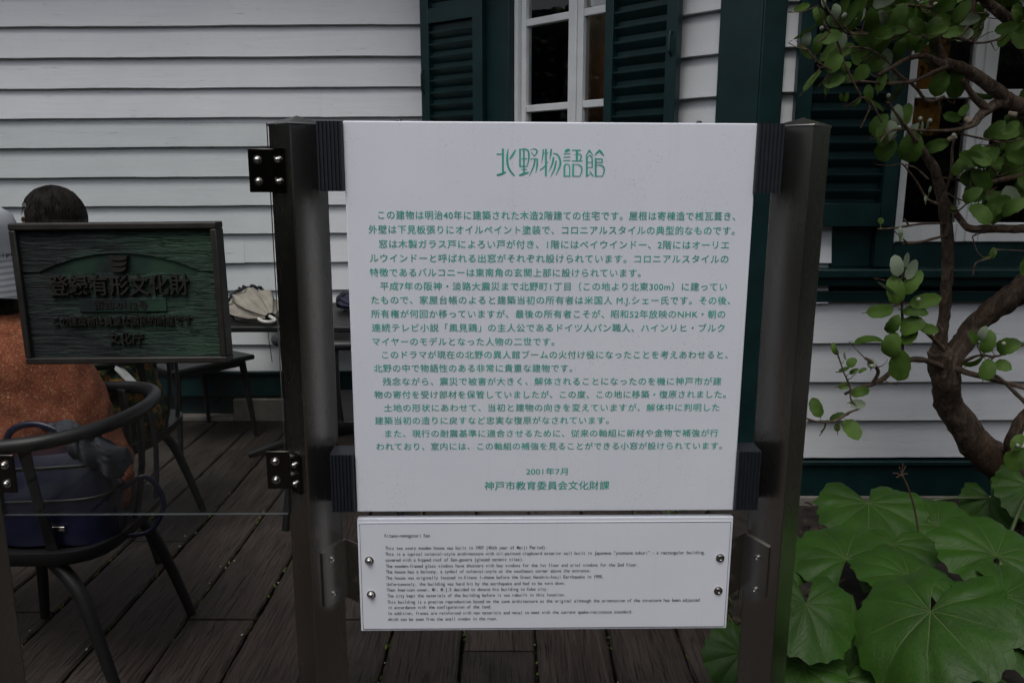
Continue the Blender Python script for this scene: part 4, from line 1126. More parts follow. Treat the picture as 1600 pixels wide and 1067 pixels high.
# ---- blue bag on the near chair
bag = empty("handbag", (-1.20, 1.985, .455), "glossy dark blue handbag on the seat of the nearest black armchair", "bag")
blue = plain("blue_leather", (.0055, .007, .026), .36, var=.3, scale=12, bump=.001)
b = MB(); vs = []; n_ = 36; rows = 12; bc_ = Vector((-1.235, 2.01, .453))
for i in range(rows + 1):
    t_ = i / rows; z = .235 * t_
    wx = .165 * (1 - .14 * t_ + .10 * math.sin(t_ * 3.1)); wy = .075 * (1 - .55 * t_ ** 2) + .012 * math.sin(t_ * 3.1)
    for k in range(n_):
        a = 2 * math.pi * k / n_; c, s_ = math.cos(a), math.sin(a); r_ = 1 / ((abs(c) ** 3 + abs(s_) ** 3) ** (1 / 3.0))
        cr = .008 * noise.noise(Vector((c * 2, s_ * 2, t_ * 5)))
        vs.append(bc_ + Vector((c * r_ * (wx + cr) + .02 * t_, s_ * r_ * (wy + cr), z + .012 * c * t_)))
b.add(vs, [(i * n_ + k, i * n_ + (k + 1) % n_, (i + 1) * n_ + (k + 1) % n_, (i + 1) * n_ + k) for i in range(rows) for k in range(n_)] + [list(range(n_))[::-1], [rows * n_ + k for k in range(n_)]])
b.build("bag_body", blue, bag, smooth=60)
for dy, hh in ((-.035, .085), (.03, .06)):
    b = MB(); b.tube(spline([(bc_.x - .085, bc_.y + dy, bc_.z + .21), (bc_.x - .07, bc_.y + dy, bc_.z + .235 + hh * .7), (bc_.x, bc_.y + dy, bc_.z + .235 + hh), (bc_.x + .075, bc_.y + dy, bc_.z + .235 + hh * .6), (bc_.x + .10, bc_.y + dy, bc_.z + .21)], 6), .009, 10, flat=.7)
    b.build("handle", blue, bag, smooth=60)
for zz, rr_ in ((.125, .0035), (.205, .0045)):
    b = MB(); t_ = zz / .235; wx = .165 * (1 - .14 * t_ + .10 * math.sin(t_ * 3.1)) + .002; wy = .075 * (1 - .55 * t_ ** 2) + .012 * math.sin(t_ * 3.1) + .002; pts = []
    for k in range(49):
        a = 2 * math.pi * k / 48; c, s_ = math.cos(a), math.sin(a); r_ = 1 / ((abs(c) ** 3 + abs(s_) ** 3) ** (1 / 3.0))
        cr = .008 * noise.noise(Vector((c * 2, s_ * 2, t_ * 5))); pts.append(bc_ + Vector((c * r_ * (wx + cr) + .02 * t_, s_ * r_ * (wy + cr), zz + .012 * c * t_)))
    b.tube(pts, rr_, 6, cap=False); b.build("seam", M['black'], bag, smooth=60)
b = MB(); b.tube(spline([(-1.07, 2.02, .56), (-1.0, 2.05, .60), (-.965, 2.07, .52), (-1.0, 2.06, .44), (-1.06, 2.04, .43)], 6), .007, 8, flat=.5); b.build("strap", blue, bag, smooth=60)
b = MB(); b.rect(bc_.x + .03, bc_.x + .075, .50, .512, -(bc_.y - .088), -(bc_.y - .084), WORLD); b.build("buckle", M['bolt'], bag, bevel=.001)
# ---- grey jacket over the bag and chair back
def m_jacket():
    n = N("grey_wool"); v = n.coord(); c = n.ramp(n.noise(v, 260, 4, .7), [(.3, (.022, .024, .030)), (.7, (.075, .080, .095))]); n.bump(n.noise(v, 260, 3), .5, .002); return n.set(c, .95, 0, .15)
b = MB(); rows_ = [
 [(82, 664, 2.02), (104, 655, 2.00), (128, 664, 1.99), (152, 676, 2.0), (176, 692, 2.03)],
 [(92, 676, 1.985), (112, 668, 1.97), (136, 680, 1.95), (162, 690, 1.97), (186, 700, 2.02)],
 [(104, 694, 1.965), (122, 690, 1.945), (146, 700, 1.94), (172, 704, 1.95), (200, 698, 2.03)],
 [(116, 712, 1.955), (132, 712, 1.935), (158, 720, 1.945), (184, 722, 1.96), (206, 708, 2.05)],
 [(124, 722, 1.955), (142, 730, 1.945), (166, 744, 1.955), (188, 746, 1.97), (208, 722, 2.05)]]
NR, NC = 25, 25
def rowpt(i, j):
    cols = [spline([list(map(float, q)) for q in r_], 6) for r_ in rows_]
    return cols
cols = [spline([list(map(float, q)) for q in r_], 6) for r_ in rows_]
grid = [spline([cols[i][j] for i in range(5)], 6) for j in range(25)]
vs = []
for i in range(25):
    for j in range(25):
        x, y, Y = grid[j][i]
        p = P(x, y, Y - .022); fo = .014 * math.sin(j * .75 + i * .18) + .006 * noise.noise(Vector((i * .5, j * .5, 0)))
        vs.append(p + Vector((.2, -1, .3)) * fo)
b.add(vs, [(i * 25 + j, (i + 1) * 25 + j, (i + 1) * 25 + j + 1, i * 25 + j + 1) for i in range(24) for j in range(24)])
o = b.build("jacket", m_jacket(), smooth=80); md = o.modifiers.new("solid", 'SOLIDIFY'); md.thickness = .010; md.offset = -1
tag(o, "crumpled grey wool jacket draped over the blue handbag in the nearest armchair", "jacket")

# ================================================================== TREE
tree = empty("tree", G(1625, 850, .08), "small gnarled tree with round grey green leaves in front of the right window", "tree")
MPP = lambda Y, y=300: 1.0 / FPX * (Y * CP + (EYE - P(800, y, Y).z) * SP)
BPTS = []
b = MB()
def branch(pts, per=8, n=10, wob=.30):
    """pts: px, py, radius px, depth Y"""
    sp = spline([list(map(float, p)) for p in pts], per)
    out = []; rr = []
    for (x, y, r_, Y) in sp:
        p = P(x, y, Y); k = MPP(Y, y)
        j = Vector((noise.noise(p * 9), noise.noise(p * 9 + Vector((5, 0, 0))), noise.noise(p * 9 + Vector((0, 7, 0))))) * (.25 * r_ * k)
        out.append(p + j); rr.append(max(.0012, r_ * k * (.80 if r_ > 14 else .72)))
    b.tube(out, rr, n, wob=wob); BPTS.extend(zip(out, rr))
BR = [
 [(1650,905,40,2.80),(1610,815,36,2.78),(1566,735,33,2.72),(1518,684,29,2.66),(1488,630,26,2.62),(1474,580,24,2.58),(1472,548,22,2.56)],
 [(1475,585,22,2.58),(1496,548,20,2.58),(1522,512,19,2.57),(1558,482,21,2.54),(1610,440,23,2.50),(1665,385,24,2.48),(1690,310,23,2.46),(1655,235,20,2.44),(1604,176,17,2.42)],
 [(1466,560,15,2.57),(1474,500,11.5,2.54),(1480,430,11.5,2.50),(1480,360,12,2.46),(1474,310,12,2.42),(1462,270,11,2.38),(1448,245,9,2.35),(1428,216,5,2.31),(1408,190,3.5,2.28),(1388,160,2,2.26)],
 [(1478,575,6.5,2.55),(1440,562,6.5,2.50),(1408,566,6,2.46),(1385,588,5.5,2.42),(1362,600,5,2.40),(1338,608,4,2.38),(1320,616,3,2.37)],
 [(1362,600,3.5,2.40),(1372,580,4,2.38),(1362,566,4,2.36),(1352,560,3,2.35)],
 [(1474,545,6,2.52),(1456,525,5,2.48),(1436,508,4,2.44),(1424,502,3,2.42)],
 [(1408,572,3,2.44),(1411,530,3,2.42),(1409,480,2.8,2.40),(1411,440,2.4,2.39),(1416,405,2,2.38)],
 [(1340,640,2.2,2.36),(1326,645,2.6,2.35),(1308,656,2.6,2.34),(1285,659,2.2,2.33),(1262,654,1.8,2.32),(1240,640,1.5,2.31)],
 [(1343,640,2,2.36),(1330,625,2,2.36),(1328,605,2,2.36),(1318,580,1.6,2.35),(1308,550,1.4,2.34)],
 [(1490,575,7,2.55),(1520,585,6,2.5),(1560,595,5,2.46),(1605,606,5,2.42)],
 [(1535,580,3.5,2.46),(1560,590,4,2.44),(1585,612,4.5,2.42),(1610,635,5,2.4)],
 [(1505,565,4,2.5),(1530,555,3,2.46),(1560,556,2.5,2.42),(1600,538,2,2.4)],
 [(1625,840,16,2.66),(1582,720,14,2.62),(1590,670,13,2.58),(1620,630,13,2.55)],
 [(1478,312,7,2.43),(1498,338,6.5,2.42),(1512,356,8,2.41),(1550,358,9,2.40),(1620,359,9.5,2.38)],
 [(1478,349,2.6,2.44),(1440,350,2.6,2.40),(1400,356,2.2,2.37),(1372,358,1.5,2.35)], [(1420,352,2,2.38),(1412,342,2,2.37)],
 [(1480,368,3,2.45),(1455,374,3,2.42),(1435,379,3,2.4),(1410,381,2.5,2.38)], [(1418,380,2,2.38),(1405,368,1.4,2.37),(1397,361,1,2.36)],
 [(1604,172,15,2.42),(1570,150,14,2.40),(1528,120,13,2.38),(1492,102,12,2.36),(1468,98,10,2.35),(1450,88,6,2.33),(1425,90,5,2.31),(1395,105,4.5,2.29),(1372,118,3.5,2.27)],
 [(1478,104,10,2.36),(1466,70,8,2.35),(1462,35,7,2.34),(1450,-30,6,2.33)],
 [(1480,104,6,2.35),(1455,115,4.5,2.33),(1425,128,4,2.31),(1390,131,3.5,2.29),(1340,127,2.2,2.26)],
 [(1604,168,12,2.42),(1565,160,11,2.40),(1535,178,10,2.38),(1518,196,7,2.36),(1490,204,4,2.34),(1440,204,2.8,2.31),(1395,204,2.4,2.28),(1375,222,1.6,2.27)],
 [(1540,170,9,2.38),(1520,150,7,2.37),(1505,125,5,2.36)],
 [(1604,60,12,2.42),(1575,30,12,2.40),(1545,5,11,2.38),(1520,-30,10,2.36)], [(1640,130,16,2.43),(1610,80,13,2.42),(1590,40,12,2.4)],
 [(1545,24,4.5,2.38),(1510,20,4,2.35),(1470,14,4,2.32),(1410,8,3,2.28)],
 [(1522,-20,4,2.33),(1519,25,4.2,2.33),(1508,48,4,2.33),(1500,58,3.5,2.33)],
 [(1440,36,4.5,2.3),(1465,48,4.5,2.31),(1500,60,4,2.32),(1525,67,2.6,2.33),(1555,63,2,2.34),(1582,46,1.4,2.35)],
 [(1540,24,3,2.37),(1530,50,2.6,2.36),(1512,66,2.4,2.34)],
 [(1330,54,2,2.25),(1365,54,2.4,2.27),(1400,49,2.6,2.29),(1440,40,3.2,2.31)], [(1325,74,1.8,2.25),(1355,76,1.9,2.27),(1380,90,2,2.28),(1395,105,2,2.29)],
 [(1395,108,4,2.29),(1410,122,3.6,2.31),(1430,136,3.5,2.33),(1450,158,3.5,2.35),(1475,152,3,2.37)],
 [(1322,52,2.6,2.25),(1300,25,2.2,2.23),(1285,0,1.8,2.22),(1270,-30,1.5,2.2)], [(1345,150,2.2,2.26),(1322,105,2.4,2.25),(1310,70,2.2,2.24),(1290,40,1.8,2.23),(1278,10,1.4,2.22)],
 [(1300,110,2,2.25),(1280,98,1.8,2.24),(1262,78,1.4,2.23)], [(1378,192,2,2.27),(1362,160,1.9,2.26),(1345,152,1.8,2.26)], [(1345,200,1.8,2.27),(1360,168,1.7,2.26)],
 [(1450,280,2.5,2.36),(1430,262,2,2.34),(1412,258,1.6,2.33)], [(1476,300,4,2.4),(1486,270,3.6,2.39),(1488,230,3,2.38),(1496,206,2.6,2.37)],
 [(1516,190,2.4,2.36),(1490,215,2,2.35),(1455,240,1.8,2.34)], [(1488,206,2.2,2.35),(1530,216,2.4,2.36),(1560,222,2,2.37)],
 [(1472,278,2.4,2.4),(1500,282,3.5,2.4),(1520,292,5,2.4),(1555,282,6,2.4),(1605,274,7,2.4)],
 [(1410,256,1.6,2.33),(1430,280,2,2.35),(1448,310,2.6,2.37),(1466,318,4,2.39)], [(1478,300,1.6,2.4),(1505,313,1.6,2.38),(1535,305,1.5,2.37),(1558,292,1.3,2.36)],
 [(1490,336,2,2.4),(1512,316,1.4,2.38),(1528,290,1.2,2.37)], [(1560,318,2.5,2.38),(1585,316,3,2.38),(1610,310,4,2.38)],
 [(1535,245,3,2.38),(1550,262,2.6,2.37),(1560,275,2.4,2.36)], [(1530,235,1.6,2.37),(1520,255,1.4,2.37),(1516,290,1.2,2.36)],
 [(1519,370,1.2,2.36),(1528,395,1.2,2.35),(1545,405,1.2,2.34),(1552,390,1.2,2.34)], [(1520,430,1.6,2.34),(1524,412,1.6,2.34),(1540,405,1.4,2.34)],
]
for q in BR: branch(q, n=16 if q[0][2] > 10 else 8)
b.build("trunk", M['bark'], tree, smooth=60)
# leaves: cx, cy, length px, angle of the leaf axis (deg, image, 0 = right, 90 = up), width ratio, pale
LV = """1401 415 38 100 .62 1;1424 421 34 70 .5 1;1416 406 26 85 .4 1;1427 440 46 60 .55 0;1399 453 46 100 .62 0;1387 450 40 -38 .2 1;1447 470 50 12 .5 0;1430 486 40 -5 .5 0;1376 486 46 8 .55 0;1395 508 40 60 .6 0;1424 509 42 20 .85 0;1451 514 32 -15 .6 0;1358 531 48 5 .38 0;1393 540 46 75 .75 0;1422 526 36 40 .8 0;1407 571 56 80 .7 0;
1304 546 24 110 .45 0;1320 552 22 80 .25 1;1331 566 18 60 .9 0;1319 577 20 20 .4 0;1319 603 18 10 .6 0;1345 612 30 15 .55 0;1340 631 28 -5 .65 1;1275 636 36 110 .62 0;1247 625 18 110 .6 0;1250 634 16 80 .7 1;1249 651 32 -30 .3 1;1307 650 28 25 .4 0;1331 671 40 -60 .75 0;1308 667 14 90 .7 0;1288 668 20 60 .2 0;1334 580 16 30 .5 0;1348 578 16 30 .5 0;1362 568 16 80 .9 1;
1521 527 28 110 .5 0;1535 522 28 70 .55 1;1544 534 38 75 .6 0;1574 541 36 20 .75 0;1523 566 40 25 .35 0;1543 577 34 70 .75 0;1566 571 28 -20 .8 0;1591 717 46 30 .8 0;1590 690 30 60 .6 0;
1253 12 30 20 .45 0;1306 18 30 85 .62 1;1281 27 32 120 .6 0;1331 20 46 65 .42 0;1287 2 20 100 .4 1;1257 51 42 35 .22 0;1260 62 26 85 .6 1;1259 81 32 -45 .45 0;1278 68 34 85 .55 0;1299 58 34 20 .7 0;1294 82 36 55 .42 0;1303 96 36 70 .75 0;1269 127 44 55 .38 0;1303 127 36 20 .75 0;1325 124 26 0 .7 0;1347 113 28 60 .9 0;1322 105 20 70 .75 0;1292 139 22 85 .4 0;1314 64 28 75 .8 1;1334 38 44 50 .32 0;1353 77 44 45 .7 0;1382 20 50 40 .75 0;1395 34 44 10 .7 0;1421 22 38 100 .75 0;1456 8 54 5 .38 0;1483 31 42 80 .9 0;1429 57 44 85 .8 0;1381 68 40 55 .45 0;1461 69 32 110 .6 0;1385 92 34 95 .6 1;1377 128 30 80 .55 0;1357 146 28 100 .55 0;1399 146 42 60 .38 0;1315 153 16 110 .5 0;1323 152 18 85 .45 0;1369 164 34 -35 .28 0;1336 162 22 40 .4 0;1373 195 38 65 .75 0;1402 181 36 100 .55 1;1416 179 38 85 .55 0;1468 131 44 75 .75 0;1493 132 46 95 .62 0;1488 183 26 -15 .6 0;1506 173 24 60 .65 0;1384 235 42 55 .8 0;1423 232 48 80 .78 0;1463 228 40 20 .55 0;1390 205 34 80 .7 1;1544 150 44 5 .32 0;1554 204 44 50 .55 0;1586 197 54 -55 .4 0;1571 35 20 80 .6 1;1591 24 46 -60 .4 0;
1535 238 40 15 .5 0;1559 232 32 30 .6 0;1578 252 44 70 .7 0;1592 262 48 40 .7 0;1553 267 28 60 .7 0;1516 264 20 95 .85 1;1516 297 20 80 .9 0;1501 259 36 60 .6 0;1572 307 28 85 .65 0;1590 314 30 80 .6 0;1407 362 16 95 .5 1;1410 370 12 60 .6 1;1491 325 10 20 .7 0;1551 396 22 70 .6 0;1540 404 12 20 .5 0;1284 383 0 0 1 0;1376 345 10 90 1 0;1446 310 12 95 .4 1;1453 296 12 80 .4 1;1343 60 34 140 .5 0;1362 34 40 100 .6 0;1410 45 36 50 .6 0;1366 100 40 30 .6 0;1337 88 32 110 .5 0;1405 78 34 80 .6 0;1440 30 34 120 .5 0;1345 12 38 70 .4 0;1362 -2 36 110 .6 0;1408 2 40 60 .6 0;1320 6 30 80 .5 0;1500 -6 40 30 .6 0;1570 -4 46 60 .6 0;1590 240 40 100 .6 0;1600 290 44 60 .6 0;1440 70 30 60 .5 0;1395 120 26 100 .5 1;1425 205 30 60 .45 1;1378 215 36 110 .6 0;1440 200 22 90 .3 1;1448 198 18 80 .3 1"""
def leaf(bm, c, ax, nrm, L, w, curl, mi):
    """oval leaf, folded along the midrib; ax = tip direction, nrm = upper side"""
    ax = ax.normalized(); nrm = (nrm - ax * nrm.dot(ax)).normalized(); sd_ = ax.cross(nrm)
    n_ = 10; vs = []
    for i in range(n_ + 1):
        t_ = i / n_; wd = w * L * .5 * (1 - abs(2 * t_ ** .9 - 1) ** 2.5) ** .62 * (1 + .05 * math.sin(i * 2.1 + L * 900)) if 0 < i < n_ else .0005
        base = c + ax * (L * (t_ - .5)) - nrm * (curl * L * (t_ - .5) ** 2 * 2)
        for s_ in (-1, -.5, 0, .5, 1): vs.append(base + sd_ * (wd * s_) + nrm * (wd * abs(s_) * .30 - wd * s_ * s_ * .12))
    bm.add(vs, [(i * 5 + k, i * 5 + k + 1, (i + 1) * 5 + k + 1, (i + 1) * 5 + k) for i in range(n_) for k in range(4)], mi)
b = MB(); rl = random.Random(11)
camp = Vector((0, 0, EYE))
def put_leaf(cx, cy, L, ang, w, pale, Y):
    p = P(cx, cy, Y); k = MPP(Y, cy); v = (camp - p).normalized(); rt_ = Vector((1, 0, 0)); rt_ = (rt_ - v * rt_.dot(v)).normalized(); up_ = v.cross(rt_) * 1
    if up_.z < 0: up_ = -up_
    a = R(ang); ax = rt_ * math.cos(a) + up_ * math.sin(a) + v * rl.uniform(-.35, .35)
    nr = v + rt_ * rl.uniform(-.45, .45) + up_ * rl.uniform(-.1, .6)
    if w < .4: nr = v * .5 + (rt_ * -math.sin(a) + up_ * math.cos(a)) * rl.choice((-1, 1)) * 1.0; w = min(.6, w * 1.5)
    base = p - ax.normalized() * (L * k * .49)
    if cy > -15:
        q, qr = min(BPTS, key=lambda t: (t[0] - base).length + (t[1] * 3)); d_ = (q - base).length
        if d_ < .20:
            j_ = Vector((rl.uniform(-1, 1), rl.uniform(-1, 1), rl.uniform(-1, 1))) * .06 * d_
            st_ = base - ax.normalized() * min(.012, d_ * .4)
            b.tube([base, st_, st_.lerp(q, .5) + j_ - Vector((0, 0, .06 * d_)), q], [.0008, .0011, .0014, min(.0022, qr)], 5, 0 if d_ < .03 else 2)
    leaf(b, p, ax, nr, L * k * rl.uniform(.88, 1.04), w * .92, rl.uniform(-.1, .5), 1 if pale else 0)
for q in LV.replace("\n", "").split(";"):
    cx, cy, L, ang, w, pale = map(float, q.split())
    if L < 1: continue
    Y = 2.36 if cy > 330 else 2.27 + .0006 * (cx - 1300) + rl.uniform(-.04, .04)
    put_leaf(cx, cy, L, ang, w, pale, Y)
# deeper and out-of-frame foliage
for i in range(34):
    cx = rl.uniform(1290, 1560); cy = rl.uniform(-20, 110) if i % 3 else rl.uniform(-20, 60)
    if cx > 1470 and cy > 60: continue
    put_leaf(cx, cy, rl.uniform(24, 40), rl.uniform(0, 180), rl.uniform(.5, .8), rl.random() < .12, rl.uniform(2.38, 2.6))
for i in range(30):
    put_leaf(rl.uniform(1515, 1625), rl.uniform(195, 335), rl.uniform(28, 46), rl.uniform(0, 180), rl.uniform(.55, .75), rl.random() < .1, rl.uniform(2.28, 2.42))
for i in range(26):
    put_leaf(rl.uniform(1370, 1610), rl.uniform(-12, 62), rl.uniform(26, 42), rl.uniform(0, 180), rl.uniform(.5, .75), rl.random() < .2, rl.uniform(2.2, 2.36))
for i in range(1500):  # unseen crown above the view, thickened to shade the right side
    cx = rl.uniform(1290, 2100); cy = rl.uniform(-560, -15) if i % 4 else rl.uniform(-200, -15)
    put_leaf(cx, cy, rl.uniform(34, 52), rl.uniform(0, 360), rl.uniform(.6, .8), rl.random() < .15, rl.uniform(1.9, 2.9))
for i in range(90):
    cx = rl.uniform(1605, 1850); cy = rl.uniform(0, 500)
    put_leaf(cx, cy, rl.uniform(30, 46), rl.uniform(0, 360), rl.uniform(.5, .8), rl.random() < .15, rl.uniform(2.1, 2.6))
b.build("foliage", [M['leaf'], M['leaf_pale'], M['bark']], tree, smooth=70)
bud_m = plain("bud", (.26, .28, .22), .8); stub_m = plain("cut_wood", (.20, .16, .12), .8)
for (x, y) in ((1435, 468),(1320,24),(1318,26),(1284,45),(1388,150),(1438,186),(1405,200),(1453,189),(1490,212),(1391,3),(1600,36),(1245,632),(1362,572),(1568,537),(1427,0),(1395,107),(1590,696),(1461,8)):
    p = P(x, y, 2.30 if y < 330 else 2.35); b = MB(); b.lathe([(.0012, -.007), (.005, -.003), (.0062, .001), (.004, .0055), (.001, .007)], p, Vector((rl.uniform(-.5, .5), -.3, 1)), 10); b.build('flower_bud', bud_m, tree, smooth=60)
for (x, y, a) in ((1462, 42, 20), (1588, 180, -20), (1516, 192, -60), (1436, 46, 100), (1493, 213, 40)):
    p = P(x, y, 2.30); d_ = Vector((math.cos(R(a)), -.9, math.sin(R(a)))); b = MB(); b.lathe([(.007, -.02), (.008, 0), (.0075, .001)], p, d_, 12); b.build('cut_stub', stub_m, tree, smooth=30)

# ================================================================== BROAD-LEAVED PLANTS
def big_leaf(parent, px, py, Y, rad, tip, tilt, roll, base, seed, notch=38):
    """round lobed leaf; (px,py) is where the stalk joins; tip = azimuth (deg, 0 = +x, 90 = away); tilt = how far the tip dips"""
    c = P(px, py, Y); rn = random.Random(seed)
    t = R(tip); fwd = Vector((math.cos(t), math.sin(t), 0)); sd_ = Vector((-math.sin(t), math.cos(t), 0)); up_ = Vector((0, 0, 1))
    rot = Matrix.Rotation(R(roll), 3, fwd) @ Matrix.Rotation(R(tilt), 3, sd_)
    fwd, sd_, up_ = rot @ fwd, rot @ sd_, rot @ up_
    NA, NRr = 90, 9; vs = []; uv = {}
    b = MB(); ph = rn.uniform(0, 6)
    half = math.pi - R(notch) * .5
    for i in range(NRr + 1):
        f = i / NRr
        for k in range(NA + 1):
            s_ = -1 + 2 * k / NA; a = s_ * half
            va = a / half * 4.5 + 4.5
            lobe = abs(math.sin(math.pi * va))
            ro = rad * (1.0 + .10 * math.cos(a) - .03 * abs(a)) * (1 + (.075 + .06 * noise.noise(Vector((a * 1.5, seed, 8)))) * (abs(2 * ((va * 2) % 1) - 1) - .5) + .03 * (lobe - .5) + .07 * noise.noise(Vector((a * 2.2, seed, 0))) + .03 * noise.noise(Vector((a * 13, seed, 3))))
            if abs(s_) > .93: ro *= 1 - (abs(s_) - .93) * 2.5
            r_ = ro * f
            h = -.32 * r_ * r_ / rad * (.5) + .10 * rad * f * (1 - f) * 1.5 + .085 * rad * abs(math.sin(math.pi * va)) * f * (1 - .4 * f)
            h += .035 * rad * noise.noise(Vector((r_ * math.cos(a) * 45, r_ * math.sin(a) * 45, seed))) * f + .14 * rad * noise.noise(Vector((r_ * math.cos(a) * 9, r_ * math.sin(a) * 9, seed * 1.7))) * f + .045 * rad * f * f * math.sin(3 * a + ph)
            vs.append(c + fwd * (r_ * math.cos(a)) + sd_ * (r_ * math.sin(a)) + up_ * h)
            uv[len(vs) - 1] = (va + .5, f)
    b.uv = uv
    b.add(vs, [(i * (NA + 1) + k, (i + 1) * (NA + 1) + k, (i + 1) * (NA + 1) + k + 1, i * (NA + 1) + k + 1) for i in range(NRr) for k in range(NA)])
    o = b.build("leaf", M['big_leaf'], parent, smooth=80)
    s = MB(); base = Vector(base); mid = base.lerp(c, .6) + Vector((0, 0, .05))
    sp = spline([list(base), list(mid), list(c - up_ * .004)], 6); s.tube(sp, [.0065 - .002 * i / (len(sp) - 1) for i in range(len(sp))], 8); s.build("stalk", M['stalk'], o, smooth=50)
    return o
PLG = "broad leaved plants in the bed"
def plant(x, y, label): return empty("leopard_plant", (x, y, .06), label, "plant", PLG)
p1 = plant(1.00, 1.75, "leopard plant with the largest round green leaf, at the front of the bed")
p2 = plant(.72, 1.95, "leopard plant with round green leaves right beside the right steel post")
p3 = plant(1.18, 2.62, "leopard plant with round leaves against the house base trim, left of the tree trunk")
p4 = plant(1.35, 2.05, "leopard plant with dark round leaves at the right edge under the tree trunk")
p5 = plant(.60, 2.0, "leopard plant whose leaf tip shows left of the right steel post's foot")
b1, b2, b3, b4 = (1.0, 1.78, .05), (.74, 2.0, .05), (1.15, 2.7, .1), (1.35, 2.1, .05)
# parent, px, py, Y, radius, tip azimuth, tilt(dip), roll, base, seed
big_leaf(p1, 1454, 955, 1.60, .178, 215, 34, 14, b1, 1, 30)
big_leaf(p1, 1345, 982, 1.72, .115, 250, 48, -8, b1, 2)
big_leaf(p1, 1420, 900, 1.86, .135, 95, -12, 6, b1, 3)
big_leaf(p1, 1320, 1062, 1.62, .09, 240, 20, 0, b1, 4); big_leaf(p1, 1415, 1078, 1.60, .09, 280, 20, 0, b1, 5); big_leaf(p1, 1530, 1075, 1.55, .10, 300, 20, 0, b1, 6)
big_leaf(p2, 1259, 943, 1.66, .118, 262, 34, -6, b2, 7)
big_leaf(p2, 1322, 874, 1.95, .140, 75, -18, -4, b2, 8)
big_leaf(p2, 1250, 868, 2.02, .120, 110, -14, 6, b2, 9)
big_leaf(p2, 1255, 1040, 1.62, .10, 250, 20, 0, b2, 10)
big_leaf(p3, 1357, 786, 2.40, .170, 265, 16, 4, b3, 11, 46)
big_leaf(p3, 1466, 822, 2.30, .125, 80, -24, -6, b3, 12)
big_leaf(p3, 1395, 850, 2.2, .13, 240, 14, 6, b3, 13)
big_leaf(p3, 1548, 778, 2.62, .105, 255, 50, 20, b3, 14)
big_leaf(p4, 1556, 868, 1.95, .150, 70, -20, 8, b4, 15)
big_leaf(p4, 1568, 930, 1.80, .135, 300, 16, 10, b4, 16)
big_leaf(p4, 1600, 990, 1.75, .12, 300, 20, 0, b4, 17)
big_leaf(p4, 1500, 850, 2.25, .12, 120, -8, 0, b4, 18)
big_leaf(p4, 1610, 760, 2.5, .12, 260, 40, 0, b4, 19)
big_leaf(p5, 1158, 1020, 1.92, .10, 250, 40, -14, (.66, 2.05, .03), 20)
big_leaf(p5, 1190, 1000, 2.0, .09, 60, -10, 0, (.66, 2.05, .03), 21)
# dry seed stalk of the third plant
b = MB(); st = [P(1438, 852, 2.25), P(1430, 800, 2.24), P(1420, 765, 2.23), P(1409, 742, 2.22)]
b.tube(spline([list(p) for p in st], 6), .003, 8)
tp = st[-1]
for (dx, dy) in ((-14, -3), (-8, 4), (2, -18), (6, -14), (9, -2), (4, 6), (-4, -12)):
    e = P(1409 + dx, 742 + dy, 2.22); b.tube([tp, tp.lerp(e, .6) + Vector((0, 0, .002)), e], [.0016, .0012, .0018], 6)
b.build("seed_stalk", M['dry'], p3, smooth=50)
# small plants / litter on the bed
b = MB(); rl = random.Random(5)
for i in range(420):
    x, y = rl.uniform(.68, 2.6), rl.uniform(1.3, 3.0); L = rl.uniform(.02, .055)
    z = .055 + .07 * max(0, min(1, (y - 2.2) / .8)); a = rl.uniform(0, 6.28)
    leaf(b, Vector((x, y, z + rl.uniform(0, .02))), Vector((math.cos(a), math.sin(a), rl.uniform(-.2, .3))), Vector((rl.uniform(-.5, .5), rl.uniform(-.5, .5), 1)), L, rl.uniform(.3, .6), .3, 0)
tag(b.build("leaf_litter", plain("dry_leaves", (.035, .023, .014), .85, var=.6, scale=20), smooth=60), "dry brown leaves lying on the soil bed", "leaf litter", kind="stuff")
b = MB()
for i in range(260):
    q = rl.random(); x = .655 + abs(rl.gauss(0, .05)); y = rl.uniform(2.1, 3.2); h = rl.uniform(.03, .10)
    d_ = Vector((rl.uniform(-.5, .3), rl.uniform(-.5, .5), 1)).normalized(); p = Vector((x, y, .03)); wv = Vector((rl.uniform(-1, 1), rl.uniform(-1, 1), 0)).normalized() * .003
    b.add([p - wv, p + wv, p + d_ * h * .6 + wv * .7 + Vector((d_.x, d_.y, 0)) * h * .2, p + d_ * h + Vector((d_.x, d_.y, -.2)) * h * .5], [(0, 1, 2), (0, 2, 3)])
tag(b.build("grass", plain("grass_blade", (.07, .11, .02), .6, var=.4, scale=30)), "thin grass growing along the edge of the deck", "grass", kind="stuff")
b = MB()
gaps = [X0 + i * PW for i in range(23)]
for i in range(420):
    gx = rl.choice([g for g in gaps if -1.9 < g < .6]); y0 = rl.choice([1.9, 2.25, 2.5, 2.75, 3.1]) + rl.gauss(0, .07); x = gx + rl.gauss(0, .004)
    h = rl.uniform(.005, .019); d_ = Vector((rl.uniform(-1, 1), rl.uniform(-1, 1), .8)).normalized(); wv = Vector((rl.uniform(-1, 1), rl.uniform(-1, 1), 0)).normalized() * .003
    p = Vector((x, y0, -.004)); b.add([p - wv, p + wv, p + d_ * h + wv, p + d_ * h - wv], [(0, 1, 2, 3)])
tag(b.build("moss", plain("moss_green", (.075, .10, .014), .9, var=.5, scale=60)), "green moss tufts growing in the gaps between the deck planks", "moss", kind="stuff")
b = MB()
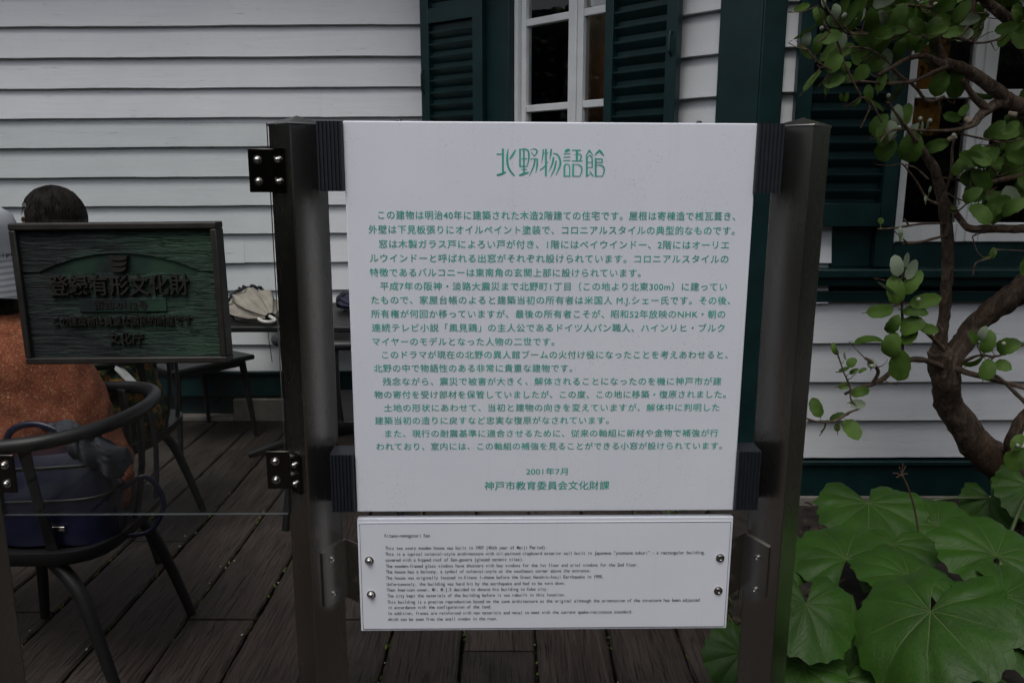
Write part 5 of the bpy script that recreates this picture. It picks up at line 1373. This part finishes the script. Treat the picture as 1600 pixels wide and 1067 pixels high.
for i in range(34):
    gx = rl.choice([g for g in gaps if -1.9 < g < .5]); x = gx + rl.gauss(0, .012); y = rl.uniform(1.9, 3.6); s_ = rl.uniform(.0018, .0045)
    vs = [Vector((x, y, .003)) + Vector((math.cos(a) * s_ * rl.uniform(.6, 1), math.sin(a) * s_ * rl.uniform(.6, 1), z)) for z in (0, s_ * .7) for a in (0, 1.3, 2.4, 3.6, 5)]
    b.add(vs, [(0, 1, 6, 5), (1, 2, 7, 6), (2, 3, 8, 7), (3, 4, 9, 8), (4, 0, 5, 9), (5, 6, 7, 8, 9)])
tag(b.build("pebbles", plain("pebble", (.4, .38, .35), .8, var=.4, scale=50)), "small pale pebbles scattered along the deck gaps", "pebbles", kind="stuff")

# ================================================================== ACROSS THE LANE (behind the photographer; seen only in reflections; side hedges added to darken them)
def hedge(label, O, u, HW, HH, nl):
    O = Vector(O); u = Vector(u); n_ = Vector((-u.y, u.x, 0)); rl = random.Random(3)
    hd = empty("hedge", O, label, "hedge"); b = MB(); nx, nz = 60, 18; vs = []
    wav = lambda x, z: .25 * noise.noise(Vector((x * 1.2 + O.x, z * 1.2, O.y)))
    for j in range(nz + 1):
        for i in range(nx + 1):
            x = -HW + 2 * HW * i / nx; z = HH * j / nz
            vs.append(O + u * x + n_ * (wav(x, z) - .3 * (j / nz) ** 4) + Vector((0, 0, z)))
    b.add(vs, [(j * (nx + 1) + i, (j + 1) * (nx + 1) + i, (j + 1) * (nx + 1) + i + 1, j * (nx + 1) + i + 1) for j in range(nz) for i in range(nx)])
    b.rect(-HW, HW, .0, HH - .25, .4, 1.5, Fr(O, u, (0, 0, 1)))
    b.build("branches", plain("hedge_core", (.012, .018, .008), .9, var=.5, scale=5), hd, smooth=60)
    b = MB()
    for i in range(nl):
        x = rl.uniform(-HW, HW); z = rl.uniform(.05, HH); c = O + u * x + n_ * (wav(x, z) + .07 + rl.uniform(-.05, .08)) + Vector((0, 0, z))
        a = rl.uniform(0, 6.28); ax = u * math.cos(a) + n_ * rl.uniform(-.3, .6) + Vector((0, 0, math.sin(a))); s_ = ax.cross(n_ + Vector((rl.uniform(-.5, .5), 0, .4))).normalized() * .03; ax = ax.normalized() * .055
        b.add([c - ax, c + s_, c + ax, c - s_], [(0, 1, 2, 3)])
    b.build("leaves", plain("hedge_leaf", (.025, .045, .015), .5, var=.4, scale=3), hd)
hedge("tall dark green clipped hedge across the lane, facing the house front", (0, -3.4, -.1), (1, 0, 0), 8.0, 3.3, 4500)
hedge("unseen dark green hedge added left of the deck to darken the window reflections", (-6.6, 1.0, -.1), (0, -1, 0), 3.6, 3.6, 2500)  # added out of view so the window panes mirror something dark
hedge("unseen dark green hedge added on the right to darken the post and that side", (5.6, .8, -.1), (0, 1, 0), 3.4, 3.3, 2200)  # added occluder out of view, dims the right post and wall
